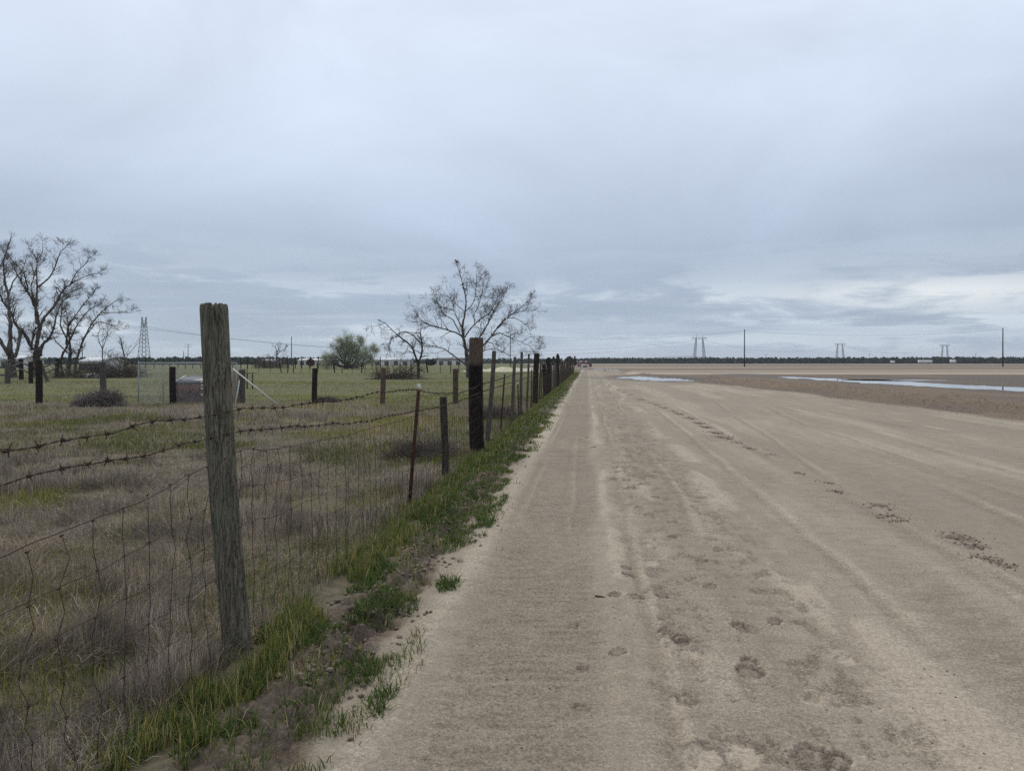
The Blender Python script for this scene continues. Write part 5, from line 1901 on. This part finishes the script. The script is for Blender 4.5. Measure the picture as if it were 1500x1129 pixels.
# clods of soil: on the bank by the fence, on the ridge of the field, crumbs on the sand
ico = np.array([(0, 0, 1), (.94, 0, .33), (-.47, .82, .33), (-.47, -.82, .33), (.47, .82, -.33), (.47, -.82, -.33), (-.94, 0, -.33), (0, 0, -1)], float)
icf = np.array([(0, 1, 4), (0, 4, 2), (0, 2, 3), (0, 3, 5), (0, 5, 1), (1, 5, 4), (4, 6, 2), (2, 6, 3), (3, 6, 5), (4, 5, 7), (4, 7, 6), (5, 6, 7)])


def clods(name, label, x, y, size, mat, r, cat='soil'):
    n = len(x)
    z = terrain(x, y) + size * .25
    v = ico[None] * (size[:, None, None] * r.uniform(.6, 1.3, (n, 8, 1))) * r.uniform(.7, 1.3, (n, 1, 3)) * np.array([1, 1, .7])
    a = r.random(n) * 6.283
    vx = v[:, :, 0] * np.cos(a)[:, None] - v[:, :, 1] * np.sin(a)[:, None]
    vy = v[:, :, 0] * np.sin(a)[:, None] + v[:, :, 1] * np.cos(a)[:, None]
    v = np.stack([vx + x[:, None], vy + y[:, None], v[:, :, 2] + z[:, None]], -1).reshape(-1, 3)
    t = (np.arange(n)[:, None, None] * 8 + icf[None]).reshape(-1, 3)
    return tag(link(name, mesh_np(v, [t], True), mat), label, cat, kind='stuff')


n = 2600
y = 2.2 + 14 * gr.random(n) ** 1.5
s = -1.28 + .15 * gr.normal(size=n)
k = fbm((s + SLOPE * y) * 1.3, y * .8, 2, 41) > .34
clods('bank_clods', 'crumbly brown soil clods along the bank beside the fence', (s + SLOPE * y)[k], y[k], gr.uniform(.004, .02, n)[k], M['clod'], gr)
n = 4200
y = 12 + 60 * gr.random(n) ** 1.3
x = road_edge(y) + .9 + gr.normal(size=n) * .7
clods('ridge_clods', 'brown soil clods on the ridge along the tilled field', x, y, gr.uniform(.008, .024, n), M['clod'], gr)
n = 1600
y = 14 + 66 * gr.random(n) ** 1.2
x = road_edge(y) + 1.5 + 26 * gr.random(n)
dry = np.min([((x - c[0]) / c[2]) ** 2 + ((y - c[1]) / c[3]) ** 2 for c in PUD], axis=0) > 1.6
clods('field_clods', 'scattered brown clods in the tilled field', x[dry], y[dry], gr.uniform(.01, .026, n)[dry], M['clod'], gr)
M['dampclod'] = mat_noise('damp_soil_crumbs', (.06, .045, .033), (.13, .10, .072), 30, rough=.9)
sx, sy, ss = [], [], []
for (px_, py_, rx, ry) in SCUFF:
    cx, cy = gpt(px_, py_)
    m = int(55 * rx / .15)
    sx.append(cx + gr.normal(size=m) * rx * .55)
    sy.append(cy + gr.normal(size=m) * ry * 1.5 + .25 * (cx - sx[-1]))
    ss.append(gr.uniform(.002, .010, m))
for (px_, py_) in TRAIL:
    cx, cy = gpt(px_, py_)
    sx.append(cx + gr.normal(size=40) * .09)
    sy.append(cy + gr.normal(size=40) * .22)
    ss.append(gr.uniform(.005, .016, 40))
clods('damp_crumbs', 'dark damp soil crumbs kicked up along the walked line on the sand', np.concatenate(sx), np.concatenate(sy), np.concatenate(ss), M['dampclod'], gr)
n = 2600
y = 2.2 + 16 * gr.random(n) ** 1.6
s = gr.uniform(-.95, 3.2, n)
k = fbm((s + SLOPE * y) * 2.0, y * 1.2, 3, 141) > .5
clods('sand_crumbs', 'small dark crumbs of soil scattered on the sand', (s + SLOPE * y)[k], y[k], gr.uniform(.0015, .0055, n)[k], M['clod'], gr)

# a stick on the sand
x0, y0 = gpt(872, 873)
x1, y1 = gpt(892, 879)
st = MB().tube([(0, 0, .006), ((x1 - x0) * .5, (y1 - y0) * .5 + .01, .010), (x1 - x0, y1 - y0, .007)], [.006, .008, .005], 6).build('stick', M['post_brown'], None, True)
st.location = (x0, y0, tz(x0, y0))
tag(st, 'short dark stick lying on the sand among hoof prints', 'stick')

# ------------------------------------------------------------------ air
mh, gh = new_mat('pale_air')
vol = gh.n('ShaderNodeVolumePrincipled', {'Color': (.80, .87, .95, 1), 'Density': 1.35e-4, 'Anisotropy': 0.2})
gh.n('ShaderNodeOutputMaterial', {'Volume': vol.outputs[0]})
hb = MB().box(-9500, 9500, -500, 9300, -2.0, 90.).build('haze', mh)
tag(hb, 'thin pale haze over the far field', 'haze', kind='stuff')
